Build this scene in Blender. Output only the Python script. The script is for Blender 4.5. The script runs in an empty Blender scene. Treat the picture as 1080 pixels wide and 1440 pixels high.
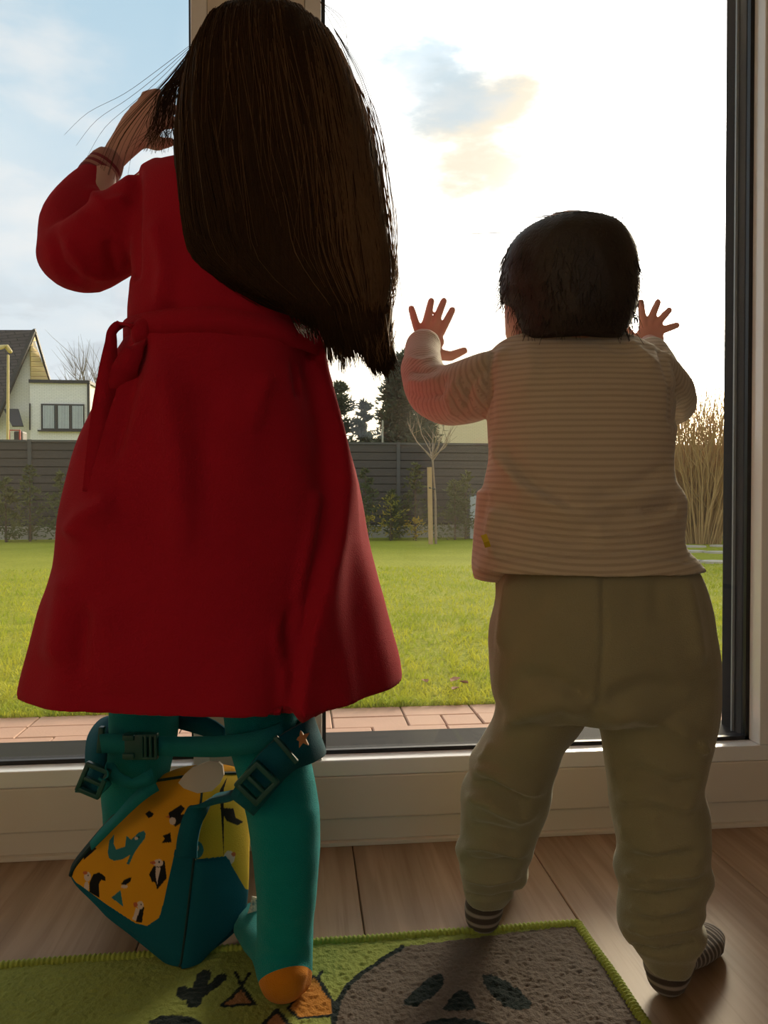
import bpy, bmesh, math, random
import numpy as np
from mathutils import Vector, noise as mnoise
random.seed(7); rng = np.random.default_rng(7)
S = bpy.context.scene
COL = S.collection

# ------------------------------------------------------------------ camera
FPX = 1080.0
YAW = math.radians(6.0); PIT = math.radians(-0.955)
C = np.array([0.0, -1.123, 0.51])
F = np.array([math.sin(YAW)*math.cos(PIT), math.cos(YAW)*math.cos(PIT), math.sin(PIT)])
R = np.array([math.cos(YAW), -math.sin(YAW), 0.0])
U = np.cross(R, F)
FH = np.array([math.sin(YAW), math.cos(YAW), 0.0])
ZUP = np.array([0, 0, 1.0])
cam_d = bpy.data.cameras.new('camera'); cam = bpy.data.objects.new('camera', cam_d); COL.objects.link(cam)
cam.location = C; cam.rotation_euler = (math.pi/2+PIT, 0, -YAW)
cam_d.sensor_fit = 'VERTICAL'; cam_d.sensor_height = 36; cam_d.lens = 36*FPX/1440; cam_d.clip_start = 0.02; cam_d.clip_end = 400
S.camera = cam

def P(px, py, Z): return C + F*Z + R*((px-540)/FPX*Z) + U*((720-py)/FPX*Z)
def ray(px, py): return F + R*((px-540)/FPX) + U*((720-py)/FPX)
def on_z(px, py, z=0.0): d = ray(px, py); return C + d*((z-C[2])/d[2])
def on_y(px, py, y=0.0): d = ray(px, py); return C + d*((y-C[1])/d[1])
def proj(co):
    d = np.asarray(co) - C; Z = d @ F
    return 540+FPX*(d @ R)/Z, 720-FPX*(d @ U)/Z, Z

# ------------------------------------------------------------------ view, sky, lights
S.view_settings.view_transform = 'Standard'; S.view_settings.look = 'None'
S.view_settings.gamma = 1; S.view_settings.use_curve_mapping = False
S.view_settings.exposure = 0.30

class NT:
    def __init__(s, nt): s.nt = nt; nt.nodes.clear()
    def n(s, t, **kw):
        nd = s.nt.nodes.new(t)
        for k, v in kw.items():
            if k.startswith('_'): setattr(nd, k[1:], v)
            else:
                key = int(k[1:]) if k[0] == 'i' and k[1:].isdigit() else k.replace('__', ' ')
                if hasattr(v, 'is_output'): s.nt.links.new(v, nd.inputs[key])
                else: nd.inputs[key].default_value = v
        return nd
    def math(s, op, a, b=0.0, c=0.0, clamp=False):
        nd = s.n('ShaderNodeMath', _operation=op, i0=a, i1=b, i2=c); nd.use_clamp = clamp; return nd.outputs[0]
    def mix(s, f, a, b):
        nd = s.nt.nodes.new('ShaderNodeMix'); nd.data_type = 'RGBA'
        for i, v in ((0, f), (6, a), (7, b)):
            if hasattr(v, 'is_output'): s.nt.links.new(v, nd.inputs[i])
            else: nd.inputs[i].default_value = (*v, 1) if i and len(v) == 3 else v
        return nd.outputs[2]
    def ramp(s, f, a, b):
        nd = s.n('ShaderNodeMapRange', Value=f); nd.inputs[1].default_value = a; nd.inputs[2].default_value = b
        nd.interpolation_type = 'SMOOTHSTEP'; return nd.outputs[0]

w = bpy.data.worlds.new('sky'); S.world = w; w.use_nodes = True
t = NT(w.node_tree)
tc = t.n('ShaderNodeTexCoord').outputs['Generated']
def ang(px, py):           # cosine of the angle between the sky direction and a place in the sky
    d = ray(px, py); d = d/np.linalg.norm(d)
    return t.n('ShaderNodeVectorMath', _operation='DOT_PRODUCT', i0=tc, i1=tuple(d)).outputs['Value']
sep = t.n('ShaderNodeSeparateXYZ', Vector=tc)
elev = sep.outputs['Z']
cvec = t.n('ShaderNodeVectorMath', _operation='MULTIPLY', i0=tc, i1=(1.0, 1.0, 2.6)).outputs[0]
n1 = t.n('ShaderNodeTexNoise', Vector=cvec, Scale=3.1, Detail=7.0, Roughness=0.55).outputs['Fac']
n2 = t.n('ShaderNodeTexNoise', Vector=cvec, Scale=9.0, Detail=6.0, Roughness=0.6).outputs['Fac']
blue = t.mix(t.ramp(elev, 0.0, 0.62), (0.70, 0.74, 0.77), (0.40, 0.58, 0.71))
cl = t.mix(t.ramp(n1, 0.40, 0.62), blue, (0.72, 0.75, 0.77))
low = t.math('MULTIPLY', t.ramp(elev, 0.30, 0.10), t.ramp(n2, 0.46, 0.60))      # grey flat clouds low down
cl = t.mix(t.math('MULTIPLY', low, 0.65), cl, (0.40, 0.43, 0.47))
glow = t.ramp(ang(860, 300), 0.86, 0.955)
gap = t.math('MULTIPLY', t.ramp(t.math('ADD', ang(606, 96), t.math('MULTIPLY', n2, 0.014)), 1.0030, 1.0080), 0.80)
glow2 = t.math('SUBTRACT', glow, gap, clamp=True)
white = t.mix(t.ramp(elev, 0.02, 0.34), (2.05, 1.62, 0.98), (1.75, 1.70, 1.62))
cream = t.ramp(t.math('ADD', ang(680, 215), t.math('MULTIPLY', n2, 0.016)), 1.0015, 1.0078)
white = t.mix(t.math('MULTIPLY', cream, 0.9), white, (0.80, 0.70, 0.54))
sky = t.mix(glow2, cl, white)
hot = t.math('POWER', t.ramp(ang(1010, 400), 0.93, 1.0), 4.0)
below = t.ramp(elev, -0.03, 0.0)
sky = t.mix(below, (0.16, 0.17, 0.10), sky)
bg = t.n('ShaderNodeBackground', Color=sky, Strength=t.math('ADD', 1.0, t.math('MULTIPLY', hot, 6.0)))
t.n('ShaderNodeOutputWorld', Surface=bg.outputs[0])

sd = bpy.data.lights.new('sun', 'SUN'); sun = bpy.data.objects.new('sun', sd); COL.objects.link(sun)
sd.energy = 4.0; sd.angle = math.radians(22); sd.color = (1.0, 0.83, 0.55)
sdir = ray(1060, 330); sun.rotation_euler = Vector(tuple(sdir)).to_track_quat('Z', 'Y').to_euler(); sun.location = (6, 6, 6)
ld = bpy.data.lights.new('fill_uplight', 'AREA'); lamp = bpy.data.objects.new('fill_uplight', ld); COL.objects.link(lamp)
ld.shape = 'DISK'; ld.size = 0.30; ld.energy = 14; ld.color = (1.0, 0.82, 0.60); lamp.location = (-1.9, -3.2, 1.80); lamp.rotation_euler = (math.pi, 0, 0)

# ------------------------------------------------------------------ materials
def mat(name, col, rough=0.7, var=0.0, vs=8.0, bump=0.0, bs=200.0, sheen=0.0, metallic=0.0, trans=0.0, attr=None, col2=None, spec=0.4, stretch=None, emit=0):
    m = bpy.data.materials.new(name); m.use_nodes = True; k = NT(m.node_tree)
    co = k.n('ShaderNodeTexCoord').outputs['Object']
    if stretch: co = k.n('ShaderNodeVectorMath', _operation='MULTIPLY', i0=co, i1=stretch).outputs[0]
    if attr: c = k.n('ShaderNodeAttribute', _attribute_name=attr).outputs['Color']
    else:
        rgb = k.n('ShaderNodeRGB'); rgb.outputs[0].default_value = (*col, 1); c = rgb.outputs[0]
    if var or col2:
        nz = k.n('ShaderNodeTexNoise', Vector=co, Scale=vs, Detail=5.0).outputs['Fac']
        if col2: c = k.mix(k.ramp(nz, 0.35, 0.65), c, col2)
        else:
            f = k.math('ADD', 1.0, k.math('MULTIPLY', k.math('SUBTRACT', nz, 0.5), var*2))
            hs = k.n('ShaderNodeHueSaturation', Color=c, Value=f); c = hs.outputs[0]
    p = k.n('ShaderNodeBsdfPrincipled'); k.nt.links.new(c, p.inputs['Base Color'])
    p.inputs['Roughness'].default_value = rough; p.inputs['Metallic'].default_value = metallic
    p.inputs['Specular IOR Level'].default_value = spec
    if sheen: p.inputs['Sheen Weight'].default_value = sheen; p.inputs['Sheen Roughness'].default_value = 0.4; k.nt.links.new(k.mix(0.5, c, (1, 1, 1)), p.inputs['Sheen Tint'])
    if bump:
        bn = k.n('ShaderNodeTexNoise', Vector=co, Scale=bs, Detail=3.0).outputs['Fac']
        b = k.n('ShaderNodeBump', Height=bn, Strength=bump, Distance=0.002); k.nt.links.new(b.outputs[0], p.inputs['Normal'])
    out = p.outputs[0]
    if trans:
        tr = k.n('ShaderNodeBsdfTranslucent', Color=c)
        out = k.n('ShaderNodeMixShader', Fac=trans, i1=out, i2=tr.outputs[0]).outputs[0]
    k.n('ShaderNodeOutputMaterial', Surface=out)
    return m

M = {}
M['frame'] = mat('white_frame', (0.74, 0.70, 0.64), 0.35, var=0.03, vs=5)
M['bead'] = mat('white_bead', (0.86, 0.89, 0.92), 0.14, spec=0.8)
M['gasket'] = mat('black_gasket', (0.012, 0.012, 0.014), 0.45)
M['outer'] = mat('anthracite_profile', (0.014, 0.014, 0.017), 0.8, var=0.1, spec=0.08)
M['wall'] = mat('wall_paint', (0.66, 0.57, 0.44), 0.85, bump=0.1)
M['skin'] = mat('skin', (0.70, 0.42, 0.35), 0.55, var=0.06, vs=30, trans=0.22)
M['dress'] = mat('red_fabric', (0.46, 0.013, 0.034), 0.95, var=0.10, vs=18, bump=0.5, bs=650, sheen=0.12, trans=0.16, spec=0.1)
M['hair_girl'] = mat('long_hair', (0.010, 0.007, 0.006), 0.7, var=0.35, vs=60, trans=0.10, stretch=(6, 6, 0.3))
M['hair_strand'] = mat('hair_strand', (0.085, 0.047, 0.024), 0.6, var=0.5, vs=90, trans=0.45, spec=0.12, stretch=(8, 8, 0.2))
M['hair_baby'] = mat('short_hair', (0.030, 0.022, 0.018), 0.55, var=0.25, vs=120, bump=0.5, bs=300, sheen=0.1)
M['tights'] = mat('teal_knit', (0.007, 0.270, 0.290), 0.95, var=0.10, vs=90, bump=0.9, bs=900, sheen=0.28, spec=0.1)
M['tights_heel'] = mat('ochre_knit', (0.62, 0.22, 0.018), 0.95, var=0.08, vs=60, bump=0.8, bs=900, sheen=0.25, spec=0.1)
M['trousers'] = mat('sage_velour', (0.305, 0.285, 0.185), 0.95, var=0.08, vs=25, bump=0.4, bs=700, sheen=0.9, spec=0.1)
M['wood_dark'] = mat('dark_joint', (0.05, 0.03, 0.018), 0.8)
M['teal'] = mat('teal_canvas', (0.004, 0.100, 0.150), 0.85, var=0.12, vs=40, bump=0.4, bs=600, sheen=0.1, spec=0.15)
M['webbing'] = mat('teal_webbing', (0.012, 0.220, 0.255), 0.75, var=0.1, vs=50, bump=0.5, bs=900, trans=0.12, spec=0.2)
M['plastic'] = mat('teal_plastic', (0.010, 0.085, 0.082), 0.32, spec=0.5)
M['pipe'] = mat('dark_piping', (0.004, 0.028, 0.032), 0.7)
M['print'] = mat('printed_fabric', (1, 1, 1), 0.85, attr='print', bump=0.3, bs=700, spec=0.15)
M['star'] = mat('copper_star', (0.52, 0.25, 0.10), 0.45)
M['label_w'] = mat('pale_label', (0.62, 0.52, 0.46), 0.7)

def wood_mat(i):
    m = bpy.data.materials.new('oak_plank'); m.use_nodes = True; k = NT(m.node_tree)
    co = k.n('ShaderNodeTexCoord').outputs['Object']
    oi = k.n('ShaderNodeObjectInfo').outputs['Random']
    off = k.n('ShaderNodeCombineXYZ', X=k.math('MULTIPLY', oi, 9.0), Y=k.math('MULTIPLY', oi, 31.0), Z=0.0).outputs[0]
    co = k.n('ShaderNodeVectorMath', _operation='ADD', i0=co, i1=off).outputs[0]
    st = k.n('ShaderNodeVectorMath', _operation='MULTIPLY', i0=co, i1=(14.0, 1.1, 1.0)).outputs[0]
    g = k.n('ShaderNodeTexNoise', Vector=st, Scale=1.5, Detail=7.0, Distortion=0.7).outputs['Fac']
    st2 = k.n('ShaderNodeVectorMath', _operation='MULTIPLY', i0=co, i1=(90.0, 3.0, 1.0)).outputs[0]
    g2 = k.n('ShaderNodeTexNoise', Vector=st2, Scale=2.0, Detail=4.0).outputs['Fac']
    wv = k.n('ShaderNodeTexWave', Vector=k.n('ShaderNodeVectorMath', _operation='MULTIPLY', i0=co, i1=(9.0, 0.9, 1.0)).outputs[0], Scale=1.1, Distortion=9.0, Detail=2.0).outputs['Fac']
    c = k.mix(k.ramp(g, 0.32, 0.68), (0.285, 0.190, 0.120), (0.42, 0.295, 0.200))
    c = k.mix(k.math('MULTIPLY', k.ramp(g2, 0.50, 0.72), 0.35), c, (0.20, 0.11, 0.055))
    c = k.mix(k.math('MULTIPLY', k.ramp(wv, 0.75, 0.98), 0.22), c, (0.20, 0.105, 0.05))
    kn = k.n('ShaderNodeTexVoronoi', Vector=k.n('ShaderNodeVectorMath', _operation='MULTIPLY', i0=co, i1=(4.2, 1.9, 1.0)).outputs[0], Scale=1.0).outputs['Distance']
    c = k.mix(k.math('MULTIPLY', k.ramp(kn, 0.10, 0.02), 0.6), c, (0.14, 0.07, 0.035))
    hs = k.n('ShaderNodeHueSaturation', Color=c, Value=k.math('ADD', 0.88, k.math('MULTIPLY', oi, 0.22)))
    p = k.n('ShaderNodeBsdfPrincipled', Base__Color=hs.outputs[0], Roughness=0.46)
    p.inputs['Specular IOR Level'].default_value = 0.35
    b = k.n('ShaderNodeBump', Height=g2, Strength=0.12, Distance=0.001); k.nt.links.new(b.outputs[0], p.inputs['Normal'])
    k.n('ShaderNodeOutputMaterial', Surface=p.outputs[0]); return m
M['wood'] = wood_mat(0)

def glass_mat():
    m = bpy.data.materials.new('window_glass'); m.use_nodes = True; k = NT(m.node_tree)
    fr = k.n('ShaderNodeFresnel', IOR=1.45).outputs[0]
    tr = k.n('ShaderNodeBsdfTransparent', Color=(0.985, 0.988, 0.985, 1))
    gl = k.n('ShaderNodeBsdfGlossy', Color=(1, 1, 1, 1), Roughness=0.02)
    mx = k.n('ShaderNodeMixShader', Fac=k.math('MULTIPLY', fr, 0.8), i1=tr.outputs[0], i2=gl.outputs[0])
    veil = k.n('ShaderNodeBsdfTranslucent', Color=(1, 1, 1, 1))
    mx = k.n('ShaderNodeMixShader', Fac=0.003, i1=mx.outputs[0], i2=veil.outputs[0])      # veiling glare put into the glass, lifts the dark tones outside
    k.n('ShaderNodeOutputMaterial', Surface=mx.outputs[0]); return m
M['glass'] = glass_mat()

# ------------------------------------------------------------------ mesh helpers
def mk(name, verts, faces, material, parent=None, smooth=False):
    me = bpy.data.meshes.new(name); me.from_pydata([tuple(map(float, v)) for v in verts], [], [tuple(map(int, f)) for f in faces]); me.update()
    return link(name, me, material, parent, smooth)
def link(name, me, material, parent=None, smooth=False):
    o = bpy.data.objects.new(name, me); COL.objects.link(o)
    if material is not None:
        me.materials.clear(); me.materials.append(M[material] if isinstance(material, str) else material)
    if parent is not None: o.parent = parent; o.matrix_parent_inverse = parent.matrix_basis.inverted()
    if smooth: me.shade_smooth()
    return o
def empty(name, loc=(0, 0, 0)):
    o = bpy.data.objects.new(name, None); o.location = tuple(map(float, loc)); o.empty_display_size = 0.1; COL.objects.link(o); return o
def tag(o, label=None, cat=None, group=None, kind=None):
    for k, v in (('label', label), ('category', cat), ('group', group), ('kind', kind)):
        if v: o[k] = v
    return o
def box(x0, x1, y0, y1, z0, z1):
    v = [(x, y, z) for x in (x0, x1) for y in (y0, y1) for z in (z0, z1)]
    f = [(0, 1, 3, 2), (4, 6, 7, 5), (0, 4, 5, 1), (2, 3, 7, 6), (0, 2, 6, 4), (1, 5, 7, 3)]
    return v, f
class MB:
    def __init__(s): s.v = []; s.f = []
    def add(s, vf):
        n = len(s.v); s.v += [tuple(x) for x in vf[0]]; s.f += [tuple(i+n for i in f) for f in vf[1]]; return s
    def build(s, name, material, parent=None, smooth=False): return mk(name, s.v, s.f, material, parent, smooth)
def bevel_mesh(vf, w, seg=2):
    bm = bmesh.new(); vs = [bm.verts.new(v) for v in vf[0]]
    for f in vf[1]: bm.faces.new([vs[i] for i in f])
    bmesh.ops.recalc_face_normals(bm, faces=bm.faces)
    bmesh.ops.bevel(bm, geom=list(bm.edges), offset=w, segments=seg, affect='EDGES', profile=0.6)
    bm.verts.ensure_lookup_table(); bm.verts.index_update()
    r = [tuple(v.co) for v in bm.verts], [tuple(v.index for v in f.verts) for f in bm.faces]; bm.free(); return r
def crom(rows, sub):
    a = np.array(rows, float); n = len(a); out = []
    for i in range(n-1):
        p0, p1, p2, p3 = a[max(i-1, 0)], a[i], a[i+1], a[min(i+2, n-1)]
        for j in range(sub):
            s = j/sub
            q = 0.5*((2*p1)+(p2-p0)*s+(2*p0-5*p1+4*p2-p3)*s*s+(3*p1-p0-3*p2+p3)*s**3)
            lo = np.minimum(p1, p2); hi = np.maximum(p1, p2); ex = (hi-lo)*0.25
            out.append(np.clip(q, lo-ex, hi+ex))
    out.append(a[-1]); return np.array(out)
def loft_rings(rings, close=True):
    k = len(rings[0]); v = [p for r in rings for p in r]; f = []
    for i in range(len(rings)-1):
        for j in range(k):
            a, b = i*k+j, i*k+(j+1) % k; f.append((a, b, b+k, a+k))
    if close:
        v.append(np.mean(rings[0], 0)); v.append(np.mean(rings[-1], 0)); a, b = len(v)-2, len(v)-1; o = (len(rings)-1)*k
        for j in range(k):
            f.append((a, (j+1) % k, j)); f.append((b, o+j, o+(j+1) % k))
    return v, f
def ellipse(c, a, b, seg, pw=2.0):
    out = []
    for j in range(seg):
        q = 2*math.pi*j/seg; cs, sn = math.cos(q), math.sin(q)
        out.append(c + a*math.copysign(abs(cs)**(2/pw), cs) + b*math.copysign(abs(sn)**(2/pw), sn))
    return out
def body(rows, sub=4, seg=40, pw=2.2, mod=None):
    """rows: (py, left px, right px, depth of the axis, half depth m); rings lie level"""
    rings = []
    for py, l, r, Z, d in crom(rows, sub):
        c = P((l+r)/2, py, Z); rings.append(ellipse(c, R*((r-l)/2/FPX*Z), FH*d, seg, pw))
    return loft_rings(rings)
def tube(pts, rad, seg=12, flat=None, round_ends=True):
    """pts world positions, rad radii in m; flat=(axis, factor) squeezes the section along an axis"""
    pts = [np.array(p, float) for p in pts]; n = len(pts); rings = []
    T = [pts[min(i+1, n-1)]-pts[max(i-1, 0)] for i in range(n)]; T = [t/ (np.linalg.norm(t)+1e-12) for t in T]
    ref = np.array([0.13, 0.31, 0.94]); 
    if abs(T[0] @ ref) > 0.9: ref = np.array([1.0, 0.1, 0.05])
    u = np.cross(T[0], ref); u /= np.linalg.norm(u)
    stations = []
    if round_ends:
        for s in (0.15, 0.55, 0.85): stations.append((pts[0]-T[0]*rad[0]*math.sqrt(1-s*s)*0.9, T[0], rad[0]*s))
    stations += [(pts[i], T[i], rad[i]) for i in range(n)]
    if round_ends:
        for s in (0.85, 0.55, 0.15): stations.append((pts[-1]+T[-1]*rad[-1]*math.sqrt(1-s*s)*0.9, T[-1], rad[-1]*s))
    for p, tt, r in stations:
        u = u - tt*(u @ tt); u /= np.linalg.norm(u); v = np.cross(tt, u)
        ring = [p + u*r*math.cos(2*math.pi*j/seg) + v*r*math.sin(2*math.pi*j/seg) for j in range(seg)]
        if flat is not None:
            ax = np.array(flat[0], float); ax /= np.linalg.norm(ax); ring = [q - ax*((q-p) @ ax)*(1-flat[1]) for q in ring]
        rings.append(ring)
    return loft_rings(rings)
def ptube(rows, sub=5, seg=20, flat=None):
    """rows: (px, py, depth, radius px)"""
    a = crom(rows, sub); return tube([P(r[0], r[1], r[2]) for r in a], [r[3]/FPX*r[2] for r in a], seg, flat)
def blob(c, ax, ay, az, seg=20, rin=12):
    c = np.array(c, float); rings = []
    for i in range(1, rin):
        q = math.pi*i/rin; rings.append([c + R*ax*math.sin(q)*math.cos(2*math.pi*j/seg) + FH*ay*math.sin(q)*math.sin(2*math.pi*j/seg) + ZUP*az*math.cos(q) for j in range(seg)])
    return loft_rings(rings)
def fused(parts, voxel, smooth=4):
    """one continuous surface out of overlapping closed shapes"""
    mb = MB()
    for p in parts:
        bm = bmesh.new(); vs = [bm.verts.new(tuple(map(float, v))) for v in p[0]]
        for f in p[1]: bm.faces.new([vs[i] for i in f])
        bmesh.ops.recalc_face_normals(bm, faces=bm.faces); bm.verts.index_update()
        mb.add(([tuple(v.co) for v in bm.verts], [tuple(v.index for v in f.verts) for f in bm.faces])); bm.free()
    me = bpy.data.meshes.new('tmp'); me.from_pydata(mb.v, [], mb.f); o = bpy.data.objects.new('tmp', me); COL.objects.link(o)
    md = o.modifiers.new('r', 'REMESH'); md.mode = 'VOXEL'; md.voxel_size = voxel
    if smooth: ms = o.modifiers.new('s', 'SMOOTH'); ms.iterations = smooth; ms.factor = 0.5
    dg = bpy.context.evaluated_depsgraph_get(); dg.update()
    res = bpy.data.meshes.new_from_object(o.evaluated_get(dg)); bpy.data.objects.remove(o); bpy.data.meshes.remove(me)
    return res
def get_co(me):
    a = np.empty(len(me.vertices)*3, np.float32); me.vertices.foreach_get('co', a); return a.reshape(-1, 3).astype(float)
def get_no(me):
    a = np.empty(len(me.vertices)*3, np.float32); me.vertices.foreach_get('normal', a); return a.reshape(-1, 3).astype(float)
def set_co(me, co): me.vertices.foreach_set('co', co.astype(np.float32).ravel()); me.update()
def seg_dist(x, y, poly, closed=False):
    best = np.full(x.shape, 1e9); side = np.zeros(x.shape); along = np.zeros(x.shape)
    pts = list(poly)+([poly[0]] if closed else []); L = 0; tot = sum(math.dist(pts[i], pts[i+1]) for i in range(len(pts)-1))
    for i in range(len(pts)-1):
        ax, ay = pts[i]; bx, by = pts[i+1]; dx, dy = bx-ax, by-ay; l2 = dx*dx+dy*dy+1e-12
        s = np.clip(((x-ax)*dx+(y-ay)*dy)/l2, 0, 1); d = np.hypot(x-ax-s*dx, y-ay-s*dy)
        m = d < best; best[m] = d[m]; side[m] = np.sign((x-ax)*dy-(y-ay)*dx)[m]; along[m] = ((L+s*math.sqrt(l2))/tot)[m]; L += math.sqrt(l2)
    return best, side, along
def inside(x, y, poly):
    r = np.zeros(x.shape, bool); n = len(poly)
    for i in range(n):
        ax, ay = poly[i]; bx, by = poly[(i+1) % n]
        if ay == by: continue
        r ^= ((ay > y) != (by > y)) & (x < (bx-ax)*(y-ay)/(by-ay)+ax)
    return r
def folds(me, lines, wob=0.0, wob_scale=20.0, gain=1.0):
    """cloth folds: (polyline px, width px, height m) ridges (+) and creases (-) raised on the cloth; 'step' lines shift one side"""
    co = get_co(me); no = get_no(me); x, y, Z = proj(co); face = np.clip(-(no @ F)*2.5, 0, 1); d = np.zeros(len(co))
    for ln in lines:
        poly, wd, h = ln[:3]; h *= gain
        dist, side, along = seg_dist(x, y, poly); fade = np.clip(np.minimum(along, 1-along)*6, 0.0, 1) if len(ln) < 4 else 1.0
        if len(ln) > 3 and ln[3] == 'step':
            d += h*np.where(side > 0, np.exp(-(dist/wd)**2), -np.exp(-(dist/wd)**2))*np.tanh(dist/(wd*0.18))*face
        else: d += h*np.exp(-(dist/wd)**2)*fade*face
    if wob:
        d += wob*np.array([mnoise.noise(Vector(c*wob_scale)) for c in co])
    set_co(me, co + no*d[:, None])
def colors(me, name, arr):
    at = me.color_attributes.new(name, 'FLOAT_COLOR', 'POINT'); a = np.ones((len(me.vertices), 4), np.float32); a[:, :3] = arr; at.data.foreach_set('color', a.ravel())
def ribbon(pts, wid, width, thick=0.0015):
    """strap: path points, width directions, width (m) - a thin solid strip"""
    pts = np.array(pts, float); n = len(pts); v = []; f = []
    W = np.array(wid, float); W = np.tile(W, (n, 1)) if W.ndim == 1 else W
    wd = np.full(n, width) if np.isscalar(width) else np.array(width)
    for i in range(n):
        T = pts[min(i+1, n-1)]-pts[max(i-1, 0)]; T /= np.linalg.norm(T)+1e-9; w_ = W[i]-T*(W[i] @ T); w_ /= np.linalg.norm(w_); N = np.cross(T, w_)
        a, b = w_*wd[i]/2, N*thick/2
        v += [pts[i]-a-b, pts[i]+a-b, pts[i]+a+b, pts[i]-a+b]
    for i in range(n-1):
        for j in range(4): f.append((i*4+j, i*4+(j+1) % 4, (i+1)*4+(j+1) % 4, (i+1)*4+j))
    f.append((3, 2, 1, 0)); f.append((n*4-4, n*4-3, n*4-2, n*4-1)); return v, f
def pribbon(rows, wid, width, thick=0.0015, sub=6):
    a = crom(rows, sub); return ribbon([P(*r[:3]) for r in a], wid, width if np.isscalar(width) else np.interp(np.linspace(0, 1, len(a)), np.linspace(0, 1, len(width)), width), thick)

# ================================================================== ROOM
GY = 0.035                     # glass plane
XL, XM0, XM1, XR = -1.60, -0.1586, 0.0273, 0.707
ZB, ZT, HEAD = 0.126, 2.10, 2.25
SIDE = 0.115
floor = mk('floor', *box(-2.6, 2.6, -4.0, 0.10, -0.14, -0.014), M['wood_dark']); tag(floor, kind='structure')
pw = 0.26
seam0 = on_z(758, 1209)[0]
k0 = math.floor((-2.6-seam0)/pw)
pm = {}
i = 0
for k in range(k0, 24):
    xa = seam0+k*pw; xb = xa+pw
    if xb > 2.6 or xa < -2.6: continue
    cut = [-4.0, -2.6+0.9*((k*0.618) % 1), -1.35+0.55*((k*0.37) % 1)-0.35, 0.0]
    for a, b in zip(cut[:-1], cut[1:]):
        L = round(b-a, 2)
        vf = bevel_mesh(box(-pw/2+0.0006, pw/2-0.0006, -(b-a)/2+0.0005, (b-a)/2-0.0005, -0.014, 0.0), 0.0012, 1)
        o = mk('plank', vf[0], vf[1], 'wood', floor); o.location = ((xa+xb)/2, (a+b)/2, 0)
ceil = mk('ceiling', *box(-2.6, 2.6, -4.0, 0.1, 2.5, 2.6), M['wall']); tag(ceil, kind='structure')
for nm, b in (('wall_left', (-2.7, -2.6, -4.0, 0.1, -0.14, 2.6)), ('wall_right', (2.6, 2.7, -4.0, 0.1, -0.14, 2.6))):
    tag(mk(nm, *box(*b), M['wall']), kind='structure')
wf = MB(); wf.add(box(-2.6, XL-SIDE, -0.02, 0.2, -0.3, 2.5)); wf.add(box(XR+SIDE, 2.6, -0.02, 0.2, -0.3, 2.5)); wf.add(box(XL-SIDE, XR+SIDE, -0.02, 0.2, HEAD, 2.5))
tag(wf.build('wall_front', 'wall'), kind='structure')
tag(mk('trim_1', *bevel_mesh(box(XL-SIDE, XR+SIDE, -0.004, 0.03, 0.0, 0.006), 0.001), 'frame'), kind='structure')

M['spacer'] = mat('grey_spacer', (0.22, 0.22, 0.22), 0.4)
def window(name, x0, x1, fx0, fx1):
    """x0..x1 glass opening, fx0..fx1 the white frame's outer limits"""
    fr = MB()
    bd = 0.024
    fr.add(bevel_mesh(box(fx0, fx1, 0.004, 0.075, 0.006, 0.038), 0.0015))                 # threshold rail
    fr.add(bevel_mesh(box(fx0, fx1, 0.0, 0.075, 0.039, ZB-bd), 0.0025))                   # bottom rail
    fr.add(bevel_mesh(box(fx0, x0-bd, 0.0, 0.075, ZB-bd+0.0005, HEAD), 0.002)); fr.add(bevel_mesh(box(x1+bd, fx1, 0.0, 0.075, ZB-bd+0.0005, HEAD), 0.002))
    fr.add(bevel_mesh(box(x0-bd, x1+bd, 0.0, 0.075, ZT+bd, HEAD), 0.002))
    w_ = fr.build(name, 'frame'); tag(w_, kind='structure')
    for b in ((x0-bd, x1+bd, ZB-bd, ZB), (x0-bd, x1+bd, ZT, ZT+bd), (x0-bd, x0, ZB, ZT), (x1, x1+bd, ZB, ZT)):
        mk('glazing_bead', *bevel_mesh(box(b[0]+0.0004, b[1]-0.0004, 0.0008, GY-0.004, b[2]+0.0004, b[3]), 0.0018), 'bead', w_)
    g = 0.006
    for b in ((x0, x1, ZB-0.004, ZB+g), (x0, x1, ZT-g, ZT+.004), (x0-.004, x0+g, ZB, ZT), (x1-g, x1+.004, ZB, ZT)):
        mk('gasket', *box(b[0], b[1], GY-0.005, GY+0.003, b[2], b[3]), M['gasket'], w_)
    for b in ((x0-.02, x1+.02, ZB-0.10, ZB+0.004), (x0-.02, x1+.02, ZT-.004, ZT+.1), (x0-.06, x0+.004, ZB-.1, ZT+.1), (x1-.004, x1+.06, ZB-.1, ZT+.1)):
        mk('outer_profile', *bevel_mesh(box(b[0], b[1], GY+0.006, 0.105, b[2], b[3]), 0.003), 'outer', w_)
    for b in ((x1-.010, x1-.006, ZB, ZT),):
        mk('seal_strip', *box(b[0], b[1], 0.062, 0.066, b[2], b[3]), M['spacer'], w_)
    mk('pane', *box(x0-.006, x1+.006, GY-0.001, GY+0.001, ZB-.006, ZT+.006), M['glass'], w_)
    return w_
bw = MB(); BX0, BX1, BZ0, BZ1 = -0.95, 0.95, 0.85, 2.10
for b in ((-2.7, BX0, -.14, 2.6), (BX1, 2.7, -.14, 2.6), (BX0, BX1, -.14, BZ0), (BX0, BX1, BZ1, 2.6)): bw.add(box(b[0], b[1], -4.1, -4.0, b[2], b[3]))
tag(bw.build('wall_back', 'wall'), kind='structure')
w3 = MB()
for b in ((BX0, BX0+.08, BZ0, BZ1), (BX1-.08, BX1, BZ0, BZ1), (BX0+.08, BX1-.08, BZ0, BZ0+.08), (BX0+.08, BX1-.08, BZ1-.08, BZ1), (-.05, .05, BZ0+.08, BZ1-.08)): w3.add(bevel_mesh(box(b[0], b[1], -4.08, -4.01, b[2], b[3]), .004))
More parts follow.
